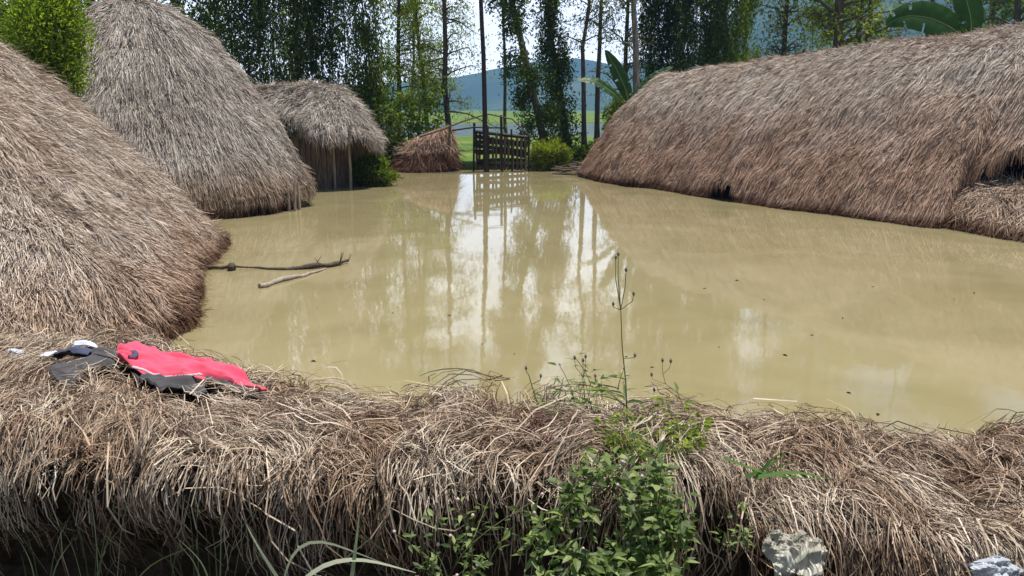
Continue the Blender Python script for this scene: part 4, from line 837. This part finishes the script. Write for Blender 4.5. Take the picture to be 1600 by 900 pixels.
# ================================================================== FOREGROUND PLANTS
def weed(name, label, spots, lm, leaf, nl, cat='weed', hgt=(.08, .22), buds=0, stem_r=.0018):
    c = np.mean([s for s in spots], 0); o = empty(name, c, label, cat); lf = MB()
    for p in spots:
        p = np.array(p) + rng.normal(scale=.01, size=3); h = rng.uniform(*hgt); t = np.linspace(0, 1, 7)[:, None]; ln = rng.normal(scale=.4, size=3) * h; ln[2] = 0; ln[1] -= .25 * h
        T = p + np.array([0, 0, h]) * t + ln * t ** 1.5; st = MB(); tubes(st, T, np.linspace(stem_r, stem_r * .5, 7), 4); st.build('stem', M['stem_green'], o)
        n = nl; s = rng.uniform(.1, 1, n); i = np.minimum((s * 6).astype(int), 5); f = (s * 6 - i)[:, None]; P = T[i] * (1 - f) + T[i + 1] * f
        a = rng.random(n) * 6.28; D = np.stack([np.cos(a), np.sin(a), rng.normal(.15, .3, n)], 1); stalk = P + D * .012
        leaf2(lf, stalk, D, leaf[0] * rng.uniform(.5, 1.25, n), leaf[1] * rng.uniform(.6, 1.2, n))
        if rng.random() < buds:
            q = T[-1]; th = np.linspace(0, math.pi, 6); bd = MB(); tubes(bd, q + np.stack([0 * th, 0 * th, np.linspace(0, .012, 6)], 1), .0045 * np.sin(th) + .0005, 6); bd.build('bud', M['trim'], o)
    lf.build('foliage', M[lm], o)
    return o
def leaf2(mb, P, D, L, W):               # six-point pointed leaf folded along the midrib
    N = len(P); D = unit(D); ref = np.tile([0, 0, 1.0], (N, 1)) + rng.normal(scale=.45, size=(N, 3)); s = unit(np.cross(D, ref)); n = np.cross(s, D)
    L = L[:, None]; W = W[:, None]; dr = -n * L * .18
    r = [P, P + D * L * .3 + s * W * .45 + n * W * .15, P + D * L * .65 + s * W * .35 + n * W * .1 + dr * .4, P + D * L + dr, P + D * L * .65 - s * W * .35 + n * W * .1 + dr * .4, P + D * L * .3 - s * W * .45 + n * W * .15, P + D * L * .33, P + D * L * .66 + dr * .4]
    V = np.stack(r, 1).reshape(-1, 3); b = np.arange(N)[:, None] * 8
    mb.add(V, np.concatenate([b + np.array([f]) for f in ([0, 1, 6], [0, 6, 5], [2, 3, 7], [7, 3, 4])])); mb.n -= len(V); 
    mb.V.pop(); 
    mb.add(V, np.concatenate([b + np.array([f]) for f in ([1, 2, 7, 6], [6, 7, 4, 5])]))
def spots(poly, n, d, jit=.05):
    poly = np.array(poly, float); lo, hi = poly.min(0), poly.max(0); out = []
    while len(out) < n:
        q = lo + (hi - lo) * rng.random(2); ins = False; j = len(poly) - 1
        for i in range(len(poly)):
            if (poly[i, 1] > q[1]) != (poly[j, 1] > q[1]) and q[0] < (poly[j, 0] - poly[i, 0]) * (q[1] - poly[i, 1]) / (poly[j, 1] - poly[i, 1]) + poly[i, 0]: ins = not ins
            j = i
        if ins:
            dd = np.interp(q[1], d[0], d[1]); out.append(at(q[0], q[1], dd + rng.normal() * jit))
    return out
dep = ([620, 700, 800, 950], [2.62, 2.32, 2.0, 1.86])
weed('leafy_weed', 'dark green leafy weed mass spilling down the front of the straw wall', spots([(830, 810), (900, 740), (1000, 700), (1075, 800), (1085, 900), (1040, 960), (850, 960), (815, 880)], 74, dep), 'leaf_weed', (.040, .021), 15, buds=.10, hgt=(.05, .15))
weed('leafy_weed', 'lighter green weed patch at the top of the straw wall', spots([(930, 700), (1000, 665), (1090, 670), (1110, 720), (1040, 740), (950, 740)], 26, dep, .03), 'leaf_bush', (.030, .014), 20, hgt=(.05, .13))
weed('leafy_weed', 'narrow leaved green weed straggling over the crest around the tall flower stalk', spots([(850, 640), (900, 605), (1000, 600), (1010, 660), (880, 670)], 14, ([600, 700], [2.7, 2.5]), .03), 'leaf_weed', (.05, .012), 9, hgt=(.06, .16), buds=.3)
weed('leafy_weed', 'sparse weed with pale buds low at the bottom centre', spots([(650, 850), (720, 830), (770, 870), (760, 930), (660, 940)], 14, ([800, 950], [2.0, 1.82])), 'leaf_weed', (.032, .014), 10, buds=.6, hgt=(.06, .2))
weed('creeper', 'wine red creeping weed on the straw left of the green weeds', spots([(820, 650), (900, 655), (920, 700), (850, 710)], 24, dep, .02), 'leaf_wine', (.014, .008), 22, 'creeper', hgt=(.02, .05))
weed('leafy_weed', 'small weed at the left behind dark hanging straw near bottom right bag', spots([(1130, 800), (1180, 790), (1170, 860), (1120, 870)], 7, ([700, 900], [2.1, 1.9])), 'leaf_weed', (.026, .012), 8, hgt=(.04, .1))
def stalk(label, pts, d, heads, r=.0022, lvs=0):
    P = np.array([at(a, b, d + i * .0) for i, (a, b) in enumerate(pts)]); o = empty('flower_stalk', P[0], label, 'flower stalk', 'thin stalks standing over the water')
    mb = MB(); P2 = resamp(P, 22); tubes(mb, P2, np.linspace(r, r * .55, 22), 5)
    th = np.linspace(0, math.pi, 7)
    for (a, b, c_, e_) in heads:
        s0 = at(a, b, d); s1 = at(c_, e_, d); tubes(mb, np.array([s0, (s0 * .4 + s1 * .6) + [(s1 - s0)[0] * .3, 0, 0], s1]), [r * .6, r * .5, r * .4], 4)
        hd = MB(); tubes(hd, s1 + np.stack([0 * th, 0 * th, np.linspace(-.002, .016, 7)], 1), .0045 * np.sin(th) + .0005, 6); hd.build('flower_head', M['bark_pale'], o)
    mb.build('stem', M['stem_green'], o)
    if lvs:
        n = lvs; i = rng.integers(1, 10, n); a = rng.random(n) * 6.28; D = np.stack([np.cos(a), np.sin(a) * .6, rng.uniform(-.2, .5, n)], 1); mb = MB(); leaf2(mb, P2[i], D, rng.uniform(.04, .10, n), rng.uniform(.008, .018, n)); mb.build('leaves', M['leaf_weed'], o)
stalk('tall thin flower stalk rising over the water above the weeds', [(980, 660), (978, 600), (972, 540), (970, 484)], 2.5, [(970, 484, 962, 405), (970, 484, 978, 425), (970, 484, 990, 462), (970, 484, 958, 478), (974, 560, 992, 558), (970, 484, 966, 400)], .0026, 14)
stalk('short stalk with buds left of the tall flower stalk', [(925, 640), (918, 610), (912, 590)], 2.55, [(912, 590, 898, 562), (912, 590, 911, 566), (912, 590, 915, 560)], .0018, 4)
stalk('short leaning stalk right of the tall flower stalk', [(1070, 640), (1058, 612), (1040, 600), (1036, 585)], 2.55, [(1036, 585, 1035, 566), (1036, 585, 1048, 567), (1050, 606, 1022, 612), (1040, 600, 1018, 588)], .0016, 3)
stalk('green stalk with small leaves at the left side of the weeds', [(850, 650), (836, 620), (826, 585)], 2.6, [(832, 600, 845, 590), (826, 585, 822, 578)], .0028, 6)
stalk('curved leaning green stem arching left from the weeds', [(985, 640), (950, 612), (905, 608), (860, 632)], 2.52, [(950, 612, 930, 590)], .0026, 10)
def tuft(name, label, blades, lm='grass', cat='grass tuft', w=.006):
    P = []; 
    for pts, d in blades: P.append(resamp([at(a, b, d + k * .02) for k, (a, b) in enumerate(pts)], 12))
    P = np.array(P)
    for _ in range(2): P[:, 1:-1] = (P[:, :-2] + P[:, 1:-1] + P[:, 2:]) / 3
    o = empty(name, P[:, 0].mean(0), label, cat); t = np.linspace(0, 1, 12)[None]
    W = w * (1 - t ** 2 * .9) * rng.uniform(.6, 1.3, (len(P), 1)); D = unit(P[:, -1] - P[:, 0]); side = unit(np.cross(D, np.array([0, -1, .5]) + rng.normal(scale=.3, size=(len(P), 3))))
    mb = MB(); ribbons(mb, P, W, side); ob = mb.build('blades', M[lm], o); return o
def fan(x, y, n, hx, hy, d): 
    out = []
    for i in range(n):
        a = x + rng.normal() * 22; e = a + rng.normal() * hx; h = hy * rng.uniform(.5, 1.1); out.append(([(a, y), ((a * .6 + e * .4), y - h * .7), (e, y - h)], d + rng.normal() * .04))
    return out
tuft('grass_tuft', 'long arching pale grass blades at the bottom left of centre', [([(438, 930), (455, 855), (490, 838), (600, 880)], 1.80), ([(440, 940), (500, 880), (560, 870), (650, 895)], 1.78), ([(470, 960), (400, 850), (385, 820)], 1.82), ([(545, 940), (555, 860), (562, 800)], 1.8)] , 'grass_pale', w=.010)
tuft('grass_tuft', 'thin green grass blades in the dark gap at bottom left', fan(150, 960, 11, 60, 190, 1.92) + fan(60, 960, 5, 40, 150, 1.92), 'grass_dull', w=.004)
tuft('grass_tuft', 'thin green grass blades left of the long arching pale ones', fan(330, 960, 12, 60, 190, 1.88), 'grass_dull', w=.004)
tuft('grass_tuft', 'grass blades low between the pale arching blades and the budding weed', fan(680, 950, 7, 60, 120, 1.86), 'grass_dull', w=.004)
tuft('grass_tuft', 'bright green grass blades lying on the straw right of the weeds', [([(1165, 745), (1200, 730), (1232, 704)], 2.08), ([(1130, 715), (1200, 742), (1290, 750)], 2.06), ([(1185, 745), (1240, 736), (1296, 748)], 2.06), ([(1180, 748), (1205, 718), (1222, 706)], 2.07), ([(1190, 745), (1225, 725), (1250, 722)], 2.07)], 'grass_green', w=.009)
